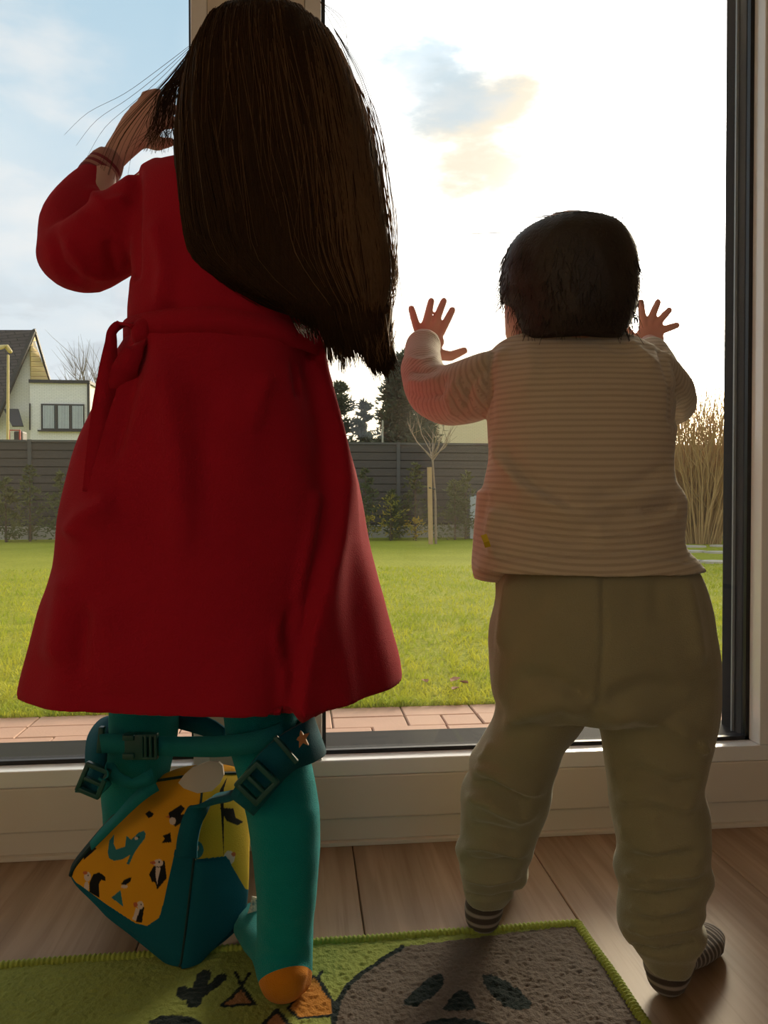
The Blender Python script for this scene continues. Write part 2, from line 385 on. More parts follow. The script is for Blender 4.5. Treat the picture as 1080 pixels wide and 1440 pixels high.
w3 = w3.build('fill_window', 'frame'); tag(w3, kind='structure')  # unseen window added behind the viewer, sized for daylight fill
for b in ((BX0+.08, -.05), (.05, BX1-.08)): mk('pane', *box(b[0], b[1], -4.046, -4.044, BZ0+.08, BZ1-.08), M['glass'], w3)
xm = (XM0+XM1)/2
window('window_1', XL, XM0, XL-SIDE, xm); window('window_2', XM1, XR, xm+0.0001, XR+SIDE)

# unseen uplighter added as warm fill for the room, behind the viewer
fl = empty('fill_lamp', (-1.9, -3.2, 0)); tag(fl, 'tall uplighter added as room fill light in the corner behind the viewer', 'lamp')
mk('base', *tube([(-1.9, -3.2, 0.012), (-1.9, -3.2, 0.03)], [.14, .13], 28, round_ends=False), 'outer', fl)
mk('pole', *tube([(-1.9, -3.2, 0.03), (-1.9, -3.2, 1.70)], [.012, .012], 10, round_ends=False), 'outer', fl)
mk('shade', *loft_rings([[(-1.9+r*math.cos(2*math.pi*j/32), -3.2+r*math.sin(2*math.pi*j/32), z) for j in range(32)] for r, z in ((.03, 1.69), (.12, 1.74), (.18, 1.80), (.175, 1.80), (.115, 1.75), (.03, 1.705))], False), 'outer', fl)

# ================================================================== OUTSIDE
LZ = -0.15
def gz(px, py): return on_z(px, py, LZ)
edgeY = gz(590, 992)[1]
def lawn_mat():
    m = bpy.data.materials.new('lawn'); m.use_nodes = True; k = NT(m.node_tree)
    co = k.n('ShaderNodeTexCoord').outputs['Object']
    a = k.n('ShaderNodeTexNoise', Vector=co, Scale=1.3, Detail=6.0).outputs['Fac']; b = k.n('ShaderNodeTexNoise', Vector=co, Scale=42.0, Detail=5.0, Roughness=0.7).outputs['Fac']
    c = k.mix(k.ramp(a, 0.3, 0.7), (0.40, 0.385, 0.034), (0.50, 0.46, 0.050))
    c = k.mix(k.ramp(b, 0.35, 0.7), c, (0.27, 0.31, 0.024))
    p = k.n('ShaderNodeBsdfPrincipled', Base__Color=c, Roughness=0.9); p.inputs['Specular IOR Level'].default_value = 0.1
    bp = k.n('ShaderNodeBump', Height=b, Strength=1.0, Distance=0.03); k.nt.links.new(bp.outputs[0], p.inputs['Normal'])
    k.n('ShaderNodeOutputMaterial', Surface=p.outputs[0]); return m
M['lawn'] = lawn_mat()
M['blade'] = mat('grass_blade', (0.52, 0.50, 0.045), 0.7, col2=(0.33, 0.39, 0.028), vs=5, trans=0.4, spec=0.2)
lawn = mk('lawn', *box(-60, 60, edgeY, 90, LZ-0.2, LZ), M['lawn']); tag(lawn, 'wide mown green lawn stretching from the paving to the fence', 'lawn', kind='structure')
# grass blades of the near lawn
def blades():
    v = []; f = []; n = 0
    for _ in range(70000):
        y = edgeY - 0.01 + (random.random()**1.7)*5.0; half = 0.9*(y+1.6)
        x = random.uniform(-half*0.8, half*1.0)
        h = random.uniform(0.012, 0.034)*(1+0.5*mnoise.noise(Vector((x*3, y*3, 0)))); wd = random.uniform(0.0016, 0.003)*(1+0.12*(y-edgeY))
        q = random.uniform(0, math.pi); a = random.uniform(0, 6.28); l = h*random.uniform(0.3, 1.6)
        dx, dy = math.cos(q)*wd, math.sin(q)*wd; tx, ty = math.cos(a)*l, math.sin(a)*l
        v += [(x-dx, y-dy, LZ), (x+dx, y+dy, LZ), (x+tx*.35+dx*.7, y+ty*.35+dy*.7, LZ+h*.65), (x+tx*.35-dx*.7, y+ty*.35-dy*.7, LZ+h*.65), (x+tx, y+ty, LZ+h)]
        f += [(n, n+1, n+2, n+3), (n+3, n+2, n+4)]; n += 5
    return v, f
tag(mk('grass', *blades(), 'blade'), 'short green grass blades of the near lawn', 'grass', kind='stuff')
M['leafdry'] = mat('dry_leaf', (0.30, 0.13, 0.05), 0.8, var=0.2, vs=40, trans=0.25)
for px, py in ((500, 968), (545, 972), (598, 968), (640, 966), (652, 970), (520, 985), (30, 978), (55, 992), (100, 988), (640, 979)):
    p = gz(px, py); a = random.uniform(0, 6.28); L = random.uniform(0.02, 0.035); e = np.array([math.cos(a), math.sin(a), 0]); g = np.array([-e[1], e[0], 0]); z = np.array([0, 0, 0.026])
    pts = [p+z-e*L, p+z-e*L*.3+g*L*.45+ZUP*.004, p+z+e*L*.5+g*L*.35+ZUP*.006, p+z+e*L+ZUP*.002, p+z+e*L*.5-g*L*.35+ZUP*.005, p+z-e*L*.3-g*L*.45+ZUP*.004, p+z+ZUP*-.002]
    lo = [q-ZUP*0.0008 for q in pts]
    fs = [(i, (i+1) % 6, 6) for i in range(6)]; fs += [(7+(i+1) % 6, 7+i, 13) for i in range(6)] + [(i, 7+i, 7+(i+1) % 6, (i+1) % 6) for i in range(6)]
    tag(mk('dead_leaf', pts+lo, fs, 'leafdry'), 'small brown dead leaf lying in the grass near the paving', 'leaf', 'dead leaves in the near grass')

# paving: clay pavers along the wall
M['paver'] = mat('clay_paver', (0.47, 0.27, 0.19), 0.8, var=0.14, vs=6, bump=0.4, bs=120)
M['joint'] = mat('sand_joint', (0.16, 0.11, 0.075), 0.95)
pav = mk('paving', *box(-6, 6, 0.20, edgeY, LZ-0.2, LZ-0.008), M['joint']); tag(pav, kind='structure', label='paved strip of red-brown clay pavers outside the window', cat='paving')
ph, pl = 0.107, 0.222
pmesh = {}
def paver(xa, xb, ya, yb):
    key = (round(xb-xa, 3), round(yb-ya, 3))
    if key not in pmesh:
        vf = bevel_mesh(box(-(key[0])/2+.002, key[0]/2-.002, -key[1]/2+.002, key[1]/2-.002, -0.06, 0.0), 0.003, 1)
        me = bpy.data.meshes.new('paver'); me.from_pydata(vf[0], [], vf[1]); me.materials.append(M['paver']); pmesh[key] = me
    o = bpy.data.objects.new('paver', pmesh[key]); COL.objects.link(o); o.parent = pav; o.location = ((xa+xb)/2, (ya+yb)/2, LZ+random.uniform(-.002, .002))
rows_n = 6
for r0 in range(0, rows_n, 2):
    yb = edgeY - r0*ph; x = -3.0 - 0.11*((r0//2) % 2); j = 0
    while x < 3.0:
        kind = ((j*7 + r0*3) % 5)
        if kind in (1, 4):
            paver(x, x+0.218, yb-2*ph, yb); x += 0.218
        else:
            wd = pl; paver(x, x+wd, yb-ph, yb)
            if (j+r0) % 3 == 0: paver(x, x+wd/2, yb-2*ph, yb-ph); paver(x+wd/2, x+wd, yb-2*ph, yb-ph)
            else: paver(x, x+wd, yb-2*ph, yb-ph)
            x += wd
        j += 1
tag(mk('trim_2', *box(XL-0.3, XR+0.4, 0.106, 0.24, -0.05, 0.095), M['outer']), kind='structure')

# fence
FD = on_y(300, 755, 0)  # dummy
fY = gz(560, 756)[1]
M['slat'] = mat('dark_slat', (0.070, 0.058, 0.050), 0.8, var=0.2, vs=6, stretch=(1, 1, 12))
M['post'] = mat('dark_post', (0.085, 0.080, 0.074), 0.7)
M['sheet'] = mat('gap_shade', (0.020, 0.018, 0.017), 0.9)  # near-black sheet added behind the slats, stands in for shade in the gaps
M['concrete'] = mat('concrete', (0.36, 0.33, 0.27), 0.9, var=0.15, vs=4)
topz = on_y(560, 623, fY)[2]
fence = empty('fence', (0, fY, LZ)); tag(fence, 'dark horizontal slat screen fence with concrete base across the far lawn', 'fence')
px0 = on_y(43, 700, fY)[0]; bay = (on_y(560, 700, fY)[0]-px0)/3
def shared(name, vf, m):
    me = bpy.data.meshes.new(name); me.from_pydata(vf[0], [], vf[1]); me.materials.append(M[m]); return me
def put(name, me, parent, loc, sc=(1, 1, 1), rz=0):
    o = bpy.data.objects.new(name, me); COL.objects.link(o); o.parent = parent; o.location = tuple(map(float, loc)); o.scale = sc; o.rotation_euler[2] = rz
    if parent is not None: o.matrix_parent_inverse = parent.matrix_basis.inverted()
    return o
basez = LZ+0.24; ns = 10; sh = (topz-0.03-basez)/ns
mslat = shared('slat', box(-bay/2+.03, bay/2-.03, -.012, .012, -sh/2+.009, sh/2-.006), 'slat')
mpost = shared('post', bevel_mesh(box(-.03, .03, -.03, .03, LZ-0.1, topz+0.01), .006), 'post')
mrail = shared('rail', box(-bay/2, bay/2, -.03, .02, topz-.03, topz+.005), 'post')
mbase = shared('base_plate', bevel_mesh(box(-bay/2+.03, bay/2-.03, -.02, .02, LZ-.1, basez-.02), .005), 'concrete')
msheet = shared('gap_shade_sheet', box(-bay/2, bay/2, .022, .03, LZ, topz), 'sheet')
for b in range(-3, 9):
    put('gap_shade_sheet', msheet, fence, (px0+b*bay+bay/2, fY, 0))
    x = px0+b*bay; put('post', mpost, fence, (x, fY-.015, 0)); put('rail', mrail, fence, (x+bay/2, fY, 0)); put('base_plate', mbase, fence, (x+bay/2, fY, 0))
    for s in range(ns): put('slat', mslat, fence, (x+bay/2, fY+random.uniform(-.008, .004), basez+(s+.5)*sh))

# conifers and bushes: boughs of small needles around a trunk
M['bark'] = mat('bark', (0.10, 0.065, 0.04), 0.9, var=0.3, vs=20)
M['bark_pale'] = mat('pale_bark', (0.33, 0.24, 0.16), 0.85, var=0.25, vs=20)
M['fir'] = mat('fir_needles', (0.075, 0.095, 0.030), 0.8, col2=(0.15, 0.15, 0.045), vs=1.5, trans=0.25)
M['fir_far'] = mat('far_conifer_needles', (0.040, 0.055, 0.034), 0.85, col2=(0.075, 0.085, 0.045), vs=0.6, trans=0.2)
M['bush_y'] = mat('yellow_leaves', (0.45, 0.30, 0.02), 0.7, col2=(0.26, 0.24, 0.03), vs=3, trans=0.35)
def conifer(name, base, h, rad, nb, needle, material, label, cat, group=None, dens=26, shape=1.0, lean=0.35, trunk=0.02):
    base = np.array(base, float); r_ = empty(name, base); tag(r_, label, cat, group)
    mk('trunk', *tube([base-ZUP*.05, base+ZUP*h*.5, base+ZUP*h*.97], [trunk, trunk*.7, trunk*.15], 6), M['bark'], r_)
    v = []; f = []
    for i in range(nb):
        q = (i+random.random())/nb; z = h*(0.04+0.95*q); L = rad*((1-q)**shape)*random.uniform(.65, 1.1)+rad*0.06; a = random.uniform(0, 6.28)
        e = np.array([math.cos(a), math.sin(a), 0])
        for s in range(dens):
            u_ = random.random()**.7; p = base+ZUP*(z+L*u_*lean*random.uniform(.5, 1.2)-0.25*L*u_*u_)+e*L*u_+np.array([random.gauss(0, 1), random.gauss(0, 1), random.gauss(0, .8)])*L*.13
            d = e*random.uniform(.2, 1)+np.array([random.gauss(0, .6), random.gauss(0, .6), random.uniform(-.2, .9)]); d /= np.linalg.norm(d)
            g = np.cross(d, [random.gauss(0, 1), random.gauss(0, 1), random.gauss(0, 1)]); g /= np.linalg.norm(g)+1e-9
            nl = needle*random.uniform(.6, 1.3); n = len(v)
            v += [p-g*nl*.16, p+g*nl*.16, p+d*nl*.6+g*nl*.13, p+d*nl, p+d*nl*.55-g*nl*.15]; f += [(n, n+1, n+2, n+3, n+4)]
    mk('foliage', v, f, material, r_); return r_
def at_lawn(px, Y, dz=0): 
    p = on_y(px, 702, Y); return np.array([p[0], Y, LZ+dz])
def hgt(py, Y, px): return on_y(px, py, Y)[2]-LZ
sapl = [(8, 672, 0.35), (42, 655, 0.55), (86, 664, 0.42), (514, 660, .5), (551, 690, .40), (584, 652, .5), (640, 676, .62), (655, 664, .55), (960, 690, .5), (1015, 680, .5)]
SAPL = ['fir sapling in the fence row in front of the white house', 'tallest fir sapling of those in front of the white house', 'fir sapling in the fence row in front of the white house',
        'slender fir sapling at the end of the row with yellow bushes', 'low fir sapling behind the taller yellow bush', 'fir sapling growing behind the wooden stake of the young tree', 'broad dense fir sapling a step from the pale grey box', 'fir sapling growing against the pale grey box',
        'fir sapling half hidden behind the straw-coloured shrub', 'fir sapling half hidden behind the straw-coloured shrub']
for n_, (px, py, rd) in enumerate(sapl):
    Y = fY-0.75+0.15*(n_ % 2)
    conifer('fir_sapling', at_lawn(px, Y), hgt(py, Y, px), rd*.85, 40, .065, 'fir', SAPL[n_], 'tree', 'fir saplings along the fence', dens=24, shape=.8)
for px, py, rd in ((549, 697, .28), (518, 728, .25), (585, 730, .22)):
    Y = fY-1.0
    conifer('yellow_bush', at_lawn(px, Y), hgt(py, Y, px), rd, 12, .055, 'bush_y', 'taller bush with bright yellow leaves at the foot of the fence' if px == 549 else 'low scrubby yellow-leaved bush at the foot of the fence', 'bush', 'yellow bushes by the fence', dens=16, shape=.4, lean=.8, trunk=.01)
# far conifers
def far_tree(name, px, py, Y, rd, label, nb, dens, needle, shape, **k):
    b = at_lawn(px, Y); return conifer(name, b, hgt(py, Y, px), rd, nb, needle, 'fir_far', label, 'tree', None, dens=dens, shape=shape, trunk=.12, **k)
far_tree('tall_conifer', 572, 503, 20, 1.05, 'tall dense dark conifer rising behind the fence beside the cream house', 170, 120, .17, .45, lean=.9)
far_tree('pine_tree', 470, 540, 24, 1.15, 'loose pine tree with open boughs behind the fence', 64, 80, .20, .45, lean=.5)
far_tree('small_pine_tree', 513, 566, 24, .62, 'smaller pine tree standing between the loose pine and tall conifer', 50, 60, .18, .55, lean=.5)

# bare trees, shrub
def twigs(base, n, h, spread, r0, forks, seed, lean=0.0, start=0.0, minh=.7):
    rd = random.Random(seed); mb = MB(); base = np.array(base, float)
    def branch(p, d, L, r, lev):
        pts = [p]; dd = d.copy()
        for s in range(4):
            dd = dd+np.array([rd.gauss(0, .09), rd.gauss(0, .09), rd.gauss(0, .05)+.03]); dd /= np.linalg.norm(dd); pts.append(pts[-1]+dd*L/4)
        mb.add(tube(pts, [r, r*.85, r*.7, r*.5, r*.25], 4, round_ends=False))
        if lev > 0:
            for _ in range(forks):
                k = rd.randint(1, 3); e = dd+np.array([rd.gauss(0, .45), rd.gauss(0, .45), rd.uniform(.0, .5)]); e /= np.linalg.norm(e); branch(pts[k], e, L*rd.uniform(.35, .6), r*.6, lev-1)
    for i in range(n):
        a = rd.uniform(0, 6.28); s = spread*math.sqrt(rd.random()); d = np.array([math.cos(a)*s, math.sin(a)*s, 1.0]); d /= np.linalg.norm(d)
        branch(base+np.array([math.cos(a), math.sin(a), 0])*start*rd.random(), d, h*rd.uniform(minh, 1.05), r0, 1 if n > 20 else 2)
    return mb
M['straw'] = mat('straw_twigs', (0.60, 0.39, 0.18), 0.75, var=0.3, vs=9, trans=0.25)
M['twig_far'] = mat('far_twigs', (0.26, 0.22, 0.19), 0.9)
sY = fY-2.2
sb = at_lawn(985, sY)
o = twigs(sb, 270, hgt(545, sY, 985)*1.0, .34, .009, 3, 3, start=.30).build('bare_shrub', 'straw'); tag(o, 'big leafless straw-coloured shrub of many upright stems', 'shrub')
o = twigs(at_lawn(1120, sY+.3), 130, hgt(560, sY, 1075), .34, .009, 3, 5, start=.3).build('bare_shrub', 'straw'); tag(o, 'second leafless straw-coloured shrub beside the frame edge of the window', 'shrub')
for px, py, Y, h_ in ((140, 478, 46, 4), (84, 524, 66, 5)):
    b = at_lawn(px, Y); o = twigs(b, 9, hgt(py, Y, px)*.80, .30, .045, 9, px).build('bare_tree', 'twig_far')
    tag(o, 'distant leafless tree behind the flat-roofed white house' if px == 84 else 'distant leafless tree between the white house and the red dress', 'tree')
# young tree with stake
ty = fY-1.9
tb = at_lawn(613, ty); yt = empty('young_tree', tb); tag(yt, 'slim leafless young tree tied to a wooden stake on the lawn', 'tree')
tt = on_y(608, 640, ty); mk('trunk', *tube([tb, (tb+tt)/2+R*.02, tt], [.02, .016, .012], 6), M['bark_pale'], yt)
cr = MB(); rd = random.Random(11)
for q in range(13):
    a = rd.uniform(0, 6.28); st = tt+ZUP*rd.uniform(-.1, .02); e = st+np.array([math.cos(a)*rd.uniform(.1, .38), math.sin(a)*rd.uniform(.1, .3), rd.uniform(.25, .62)])
    mid = (st+e)/2+np.array([math.cos(a), math.sin(a), 0])*.05; cr.add(tube([st, mid, e], [.008, .006, .002], 4, round_ends=False))
    for z in range(3):
        b_ = mid+(e-mid)*rd.random(); cr.add(tube([b_, b_+np.array([rd.gauss(0, .1), rd.gauss(0, .1), rd.uniform(.08, .28)])], [.004, .0015], 3, round_ends=False))
cr.build('branch_crown', 'bark_pale', yt)
M['stake'] = mat('stake_wood', (0.50, 0.32, 0.15), 0.8, var=0.15, vs=10)
sy = ty-.05; s0 = at_lawn(606, sy); s1 = on_y(604, 657, sy)
stk = empty('tree_stake', s0); tag(stk, 'round wooden stake standing beside the young tree', 'stake')
mk('pole', *tube([s0-ZUP*.1, s1], [.035, .035], 10, round_ends=False), M['stake'], stk)
mk('tie_band', *tube([on_y(604, 686, sy-.04), on_y(612, 688, sy+.05)], [.012, .012], 6), M['gasket'], stk)
# pale panel box by the fence and stepping stones
by = fY-.5; a = on_y(661, 697, by); b = on_y(690, 755, by)
cab = empty('utility_box', (a[0], by, LZ)); tag(cab, 'pale grey box standing before the dark fence', 'box')
M['pale'] = mat('pale_grey', (0.50, 0.54, 0.57), 0.7)
mk('lower_panel', *bevel_mesh(box(a[0], a[0]+.45, by, by+.3, LZ, LZ+.33), .008), 'pale', cab); mk('upper_panel', *bevel_mesh(box(a[0], a[0]+.45, by, by+.3, LZ+.335, a[2]), .008), 'pale', cab)
mk('post', *box(a[0]-.06, a[0]-.005, by+.05, by+.12, LZ, a[2]+.02), M['post'], cab)
M['stone'] = mat('path_stone', (0.50, 0.43, 0.34), 0.95, var=0.2, vs=5, bump=.4, bs=60, spec=.1)
for py, n_, x0 in ((791, 5, 930), (777, 4, 935), (769, 4, 940)):
    for q in range(n_):
        p = gz(x0+q*38+random.uniform(-4, 4), py+random.uniform(-1, 1)); an = random.uniform(0, 6.28)
        rr = [(random.uniform(.85, 1.1)*.17*math.cos(an+k*math.pi/4), random.uniform(.85, 1.1)*.13*math.sin(an+k*math.pi/4)) for k in range(8)]
        vv = [(x, y, .022) for x, y in rr]+[(x*1.03, y*1.03, -.03) for x, y in rr]
        o = mk('stepping_stone', vv, [tuple(range(8))]+[((k+1) % 8, k, 8+k, 8+(k+1) % 8) for k in range(8)]+[tuple(range(15, 7, -1))], 'stone'); o.location = tuple(p)
        tag(o, {791: 'flat pale stepping stone in the path row farthest from the shrub', 777: 'flat pale stepping stone in the middle path row', 769: 'flat pale stepping stone in the path row next to the shrub'}[py], 'stone', 'stepping stones in the lawn')

# white house on the left
def brick_mat(name, c1, c2, mortar, sc):
    m = bpy.data.materials.new(name); m.use_nodes = True; k = NT(m.node_tree)
    co = k.n('ShaderNodeTexCoord').outputs['Object']; s = k.n('ShaderNodeSeparateXYZ', Vector=co)
    v = k.n('ShaderNodeCombineXYZ', X=k.math('ADD', s.outputs[0], s.outputs[1]), Y=s.outputs[2], Z=0.0).outputs[0]
    br = k.n('ShaderNodeTexBrick', Vector=v, Color1=(*c1, 1), Color2=(*c2, 1), Mortar=(*mortar, 1), Scale=sc); br.inputs['Mortar Size'].default_value = .02; br.inputs['Brick Width'].default_value = .6; br.inputs['Row Height'].default_value = .2
    p = k.n('ShaderNodeBsdfPrincipled', Base__Color=br.outputs[0], Roughness=.85)
    b = k.n('ShaderNodeBump', Height=br.outputs['Fac'], Strength=.4, Distance=-.02); k.nt.links.new(b.outputs[0], p.inputs['Normal'])
    k.n('ShaderNodeOutputMaterial', Surface=p.outputs[0]); return m
M['wbrick'] = brick_mat('white_brick', (.90, .85, .79), (.86, .81, .75), (.66, .62, .57), 3.4)
M['cream'] = brick_mat('cream_siding', (.74, .60, .40), (.72, .58, .38), (.60, .48, .32), 3.0)
M['tiles'] = brick_mat('roof_tiles', (.085, .070, .072), (.065, .055, .058), (.02, .018, .02), 1.6)
M['siding'] = mat('golden_board', (0.62, 0.44, 0.16), .7, var=.12, vs=3)
M['darktrim'] = mat('dark_trim', (.045, .043, .045), .6)
M['curtain'] = mat('curtain', (.55, .58, .60), .9, var=.1)
M['winglass'] = mat('far_glass', (.10, .12, .13), .15)
HY = 29.0
def W(px, py, Y=HY): return on_y(px, py, Y)
hs = empty('white_house', (W(60, 700)[0], HY, LZ)); tag(hs, 'white brick house with dark tiled roof and flat-roofed wing behind the fence', 'house')
x0, x1, zt = W(42, 538)[0], W(124, 538)[0], W(80, 539)[2]
mk('wing_wall', *box(x0, x1, HY, HY+4, LZ-.1, zt), 'wbrick', hs)
mk('flat_roof', *box(x0-.02, x1+.08, HY-.08, HY+4.1, zt, zt+.12), 'darktrim', hs)
mk('corner_trim', *box(x1-.03, x1+.06, HY-.05, HY+.05, LZ, zt), 'darktrim', hs)
def quadslab(name, pts, th, m, parent):
    pts = [np.array(p, float) for p in pts]; n = np.cross(pts[1]-pts[0], pts[2]-pts[0]); n /= np.linalg.norm(n)
    if n[1] > 0: n = -n
    k = len(pts); v = [p for p in pts]+[p-n*th for p in pts]
    return mk(name, v, [tuple(range(k)), tuple(range(2*k-1, k-1, -1))]+[(i, k+i, k+(i+1) % k, (i+1) % k) for i in range(k)], m, parent)
# gable wall, roof plane, boards
gy = HY+.3
quadslab('gable_wall', [W(-70, 625, gy), W(-40, 640, gy), W(43, 640, gy), W(43, 474, gy), W(-8, 590, gy)], .3, 'wbrick', hs)
quadslab('gable_side', [W(43, 640, gy), W(70, 640, gy+1), W(70, 537, gy+1), W(44, 468, gy)], .15, 'wbrick', hs)
quadslab('roof', [W(-120, 464, gy+2.5), W(46, 464, gy-.2), W(-12, 600, gy-.6), W(-130, 610, gy+1.5)], .2, 'tiles', hs)
quadslab('verge', [W(45, 463, gy-.35), W(49, 466, gy-.35), W(-6, 594, gy-.65), W(-12, 594, gy-.65)], .12, 'darktrim', hs)
quadslab('verge', [W(46, 463, gy-.1), W(49, 463, gy-.1), W(71, 537, gy+.7), W(68, 538, gy+.7)], .12, 'darktrim', hs)
nb = 9
for q in range(nb):
    ya, yb = 474+q*7, 474+(q+1)*7-.8
    xa, xb = 44.5+(ya-466)*.345, 44.5+(yb-466)*.345
    quadslab('board', [W(43.5, ya, gy-.1), W(xa, ya, gy+.4), W(xb, yb, gy+.4), W(43.5, yb, gy-.1)], .05, 'siding', hs)
def far_window(pxa, pya, pxb, pyb, Y, parent, panes):
    fr = mk('window_frame', *box(W(pxa, 0, Y)[0], W(pxb, 0, Y)[0], Y-.06, Y, W(60, pyb, Y)[2], W(60, pya, Y)[2]), 'darktrim', parent)
    n = len(panes)
    for i, (a_, b_, m) in enumerate(panes): 
        mk('pane', *box(W(a_, 0, Y)[0], W(b_, 0, Y)[0], Y-.075, Y-.05, W(60, pyb-2, Y)[2], W(60, pya+2, Y)[2]), 'winglass', fr)
        for c_ in range(int((b_-a_)/2.2)):
            xx = a_+1+c_*2.2
            if m: mk('curtain_fold', *box(W(xx, 0, Y)[0], W(xx+1.5, 0, Y)[0], Y-.085, Y-.07, W(60, pyb-2.5, Y)[2], W(60, pya+2.5, Y)[2]), m, fr)
    return fr
far_window(54, 568, 115, 605, HY, hs, [(56.5, 74, 'curtain'), (78, 94, 'curtain'), (98, 113.5, 'curtain')])
mk('window_sill', *box(W(50, 0)[0], W(118, 0)[0], HY-.15, HY, W(60, 607)[2], W(60, 605)[2]), 'darktrim', hs)
quadslab('awning_window', [W(5, 575, HY-.2), W(26, 575, HY-.2), W(33, 599, HY-.7), W(17, 599, HY-.7)], .05, 'darktrim', hs)
mk('drain_pipe', *tube([W(42, 568, HY-.05), W(42, 604, HY-.05)], [.03, .03], 6), 'darktrim', hs)
M['redc'] = mat('red_metal', (.45, .05, .03), .5)
rb = empty('red_grill', W(20, 621, HY-6)); tag(rb, 'small dark and red garden grill rising behind the fence', 'grill')
mk('hood', *bevel_mesh(box(W(14, 0, HY-6)[0], W(27, 0, HY-6)[0], HY-6, HY-5.6, LZ, W(20, 606, HY-6)[2]), .05), 'darktrim', rb)
mk('handle_frame', *tube([W(13, 625, HY-6.1), W(13, 605, HY-6.1), W(28, 605, HY-6.1), W(28, 625, HY-6.1)], [.03]*4, 6), 'redc', rb)
# street lamp
M['lampm'] = mat('yellow_lamp_metal', (.62, .46, .16), .45)
lY = 22.0; b0 = at_lawn(10, lY)
sl = empty('street_lamp', b0); tag(sl, 'golden street lamp with curved head in front of the white house', 'street lamp')
mk('pole', *tube([b0, W(11.5, 500, lY)], [.05, .035], 8), 'lampm', sl)
mk('lamp_head', *tube([W(14, 494, lY), W(9, 487, lY), W(2, 488, lY-.1), W(-6, 492, lY-.3)], [.07, .10, .10, .05], 10, flat=(ZUP, .6)), 'lampm', sl)
# cream house behind
cY = 33.0
ch = empty('cream_house', (W(630, 700, cY)[0], cY, LZ)); tag(ch, 'cream house wall with grey roof edge behind the fence', 'house')
xa, xb = W(577, 0, cY)[0], W(720, 0, cY)[0]
ev = W(600, 590, cY)[2]; ap = W(640, 540, cY)[2]
quadslab('gable_wall', [(xa, cY, LZ), (xb, cY, LZ), (xb, cY, ev+1.9), (xa+1.2, cY, ev+1.1), (xa, cY, ev)], .3, 'cream', ch)
quadslab('roof', [W(560, 592, cY-.4), W(563, 597, cY-.4), W(608, 553, cY-.4), W(604, 548, cY-.4)], 3.0, 'tiles', ch)
quadslab('roof_slope', [W(560, 593, cY-.3), W(605, 549, cY-.3), W(600, 545, cY+4), W(556, 590, cY+4)], .2, 'tiles', ch)
mk('drain_pipe', *tube([W(596, 588, cY-.1), W(596, 622, cY-.1)], [.06, .06], 6), 'darktrim', ch)
pl_ = mk('thin_pole', *tube([at_lawn(538, 18), W(538, 592, 18)], [.025, .025], 6), 'concrete'); tag(pl_, 'thin pale pole behind the fence before the tall conifer', 'pole')

# ================================================================== RUG
NE = on_z(812, 1308); NWd = on_z(0, 1368)-NE; NWd[2] = 0; e1 = NWd/np.linalg.norm(NWd)
SEd = on_z(889, 1440)-NE; e2 = SEd - e1*(SEd @ e1); e2[2] = 0; e2 /= np.linalg.norm(e2)
def rug_uv(px, py): d = on_z(px, py, .008)-NE; return float(d @ e1), float(d @ e2)
LU, LV = 1.05, 0.42
nu, nv = 620, 246
uu, vv = np.meshgrid(np.linspace(.004, LU-.004, nu), np.linspace(.004, LV, nv), indexing='ij'); u_ = uu.ravel(); v_ = vv.ravel()
pile = np.array([mnoise.noise(Vector((a*260, b*260, 0))) for a, b in zip(u_, v_)])*.0016 + np.array([mnoise.noise(Vector((a*90, b*90, 5))) for a, b in zip(u_, v_)])*.0010
top = NE+np.outer(u_, e1)+np.outer(v_, e2); top[:, 2] = .008+pile
GREEN = np.array([.29, .345, .095]); GREY = np.array([.150, .125, .110]); DARK = np.array([.018, .028, .030]); ORN = np.array([.50, .22, .045]); BRN = np.array([.35, .17, .08])
col = np.tile(GREEN, (len(u_), 1))*(1+.10*np.array([mnoise.noise(Vector((a*30, b*30, 9))) for a, b in zip(u_, v_)]))[:, None]
jx = .0012*np.array([mnoise.noise(Vector((a*150, b*150, 2))) for a, b in zip(u_, v_)])
def RP(pts): return [rug_uv(*p) for p in pts]
def paint(poly, c, outline=0.0, oc=DARK):
    q = RP(poly); m = inside(u_+jx, v_+jx, q); col[m] = c
    if outline:
        d, _, _ = seg_dist(u_, v_, q, True); col[d < outline+jx*.8] = oc
def stroke(poly, wd, c=DARK):
    d, _, _ = seg_dist(u_, v_, RP(poly)); col[d < wd+jx*.8] = c
grey = [(566, 1331), (545, 1345), (512, 1366), (490, 1385), (476, 1408), (469, 1438), (466, 1480), (480, 1560), (700, 1680), (1000, 1600), (900, 1430), (815, 1300)]
paint(grey, GREY); stroke(grey[:8], .0030)
paint([(622, 1369), (607, 1372), (585, 1390), (568, 1408), (568, 1414), (585, 1415), (606, 1404), (622, 1388), (625, 1376)], DARK)
paint([(646, 1391), (656, 1394), (664, 1404), (669, 1418), (662, 1422), (648, 1420), (634, 1423), (622, 1419), (632, 1404)], DARK)
paint([(678, 1370), (690, 1369), (708, 1377), (732, 1393), (748, 1410), (745, 1419), (728, 1421), (708, 1414), (690, 1398), (680, 1382)], DARK)
paint([(585, 1442), (610, 1434), (645, 1431), (678, 1436), (700, 1448), (640, 1456)], DARK)
for a, b, wd in (((287, 1370), (273, 1410), .0075), ((255, 1397), (277, 1391), .0055), ((257, 1392), (262, 1402), .006), ((312, 1377), (288, 1395), .0052), ((311, 1374), (306, 1380), .006)): stroke([a, b], wd)
paint([(340, 1387), (311, 1415), (358, 1412)], BRN, .0022); stroke([(340, 1388), (331, 1367)], .0018); stroke([(339, 1388), (351, 1368)], .0018)
paint([(389, 1420), (366, 1446), (412, 1448)], BRN, .0022)
paint([(205, 1438), (225, 1429), (250, 1427), (275, 1431), (290, 1444), (250, 1452)], DARK)
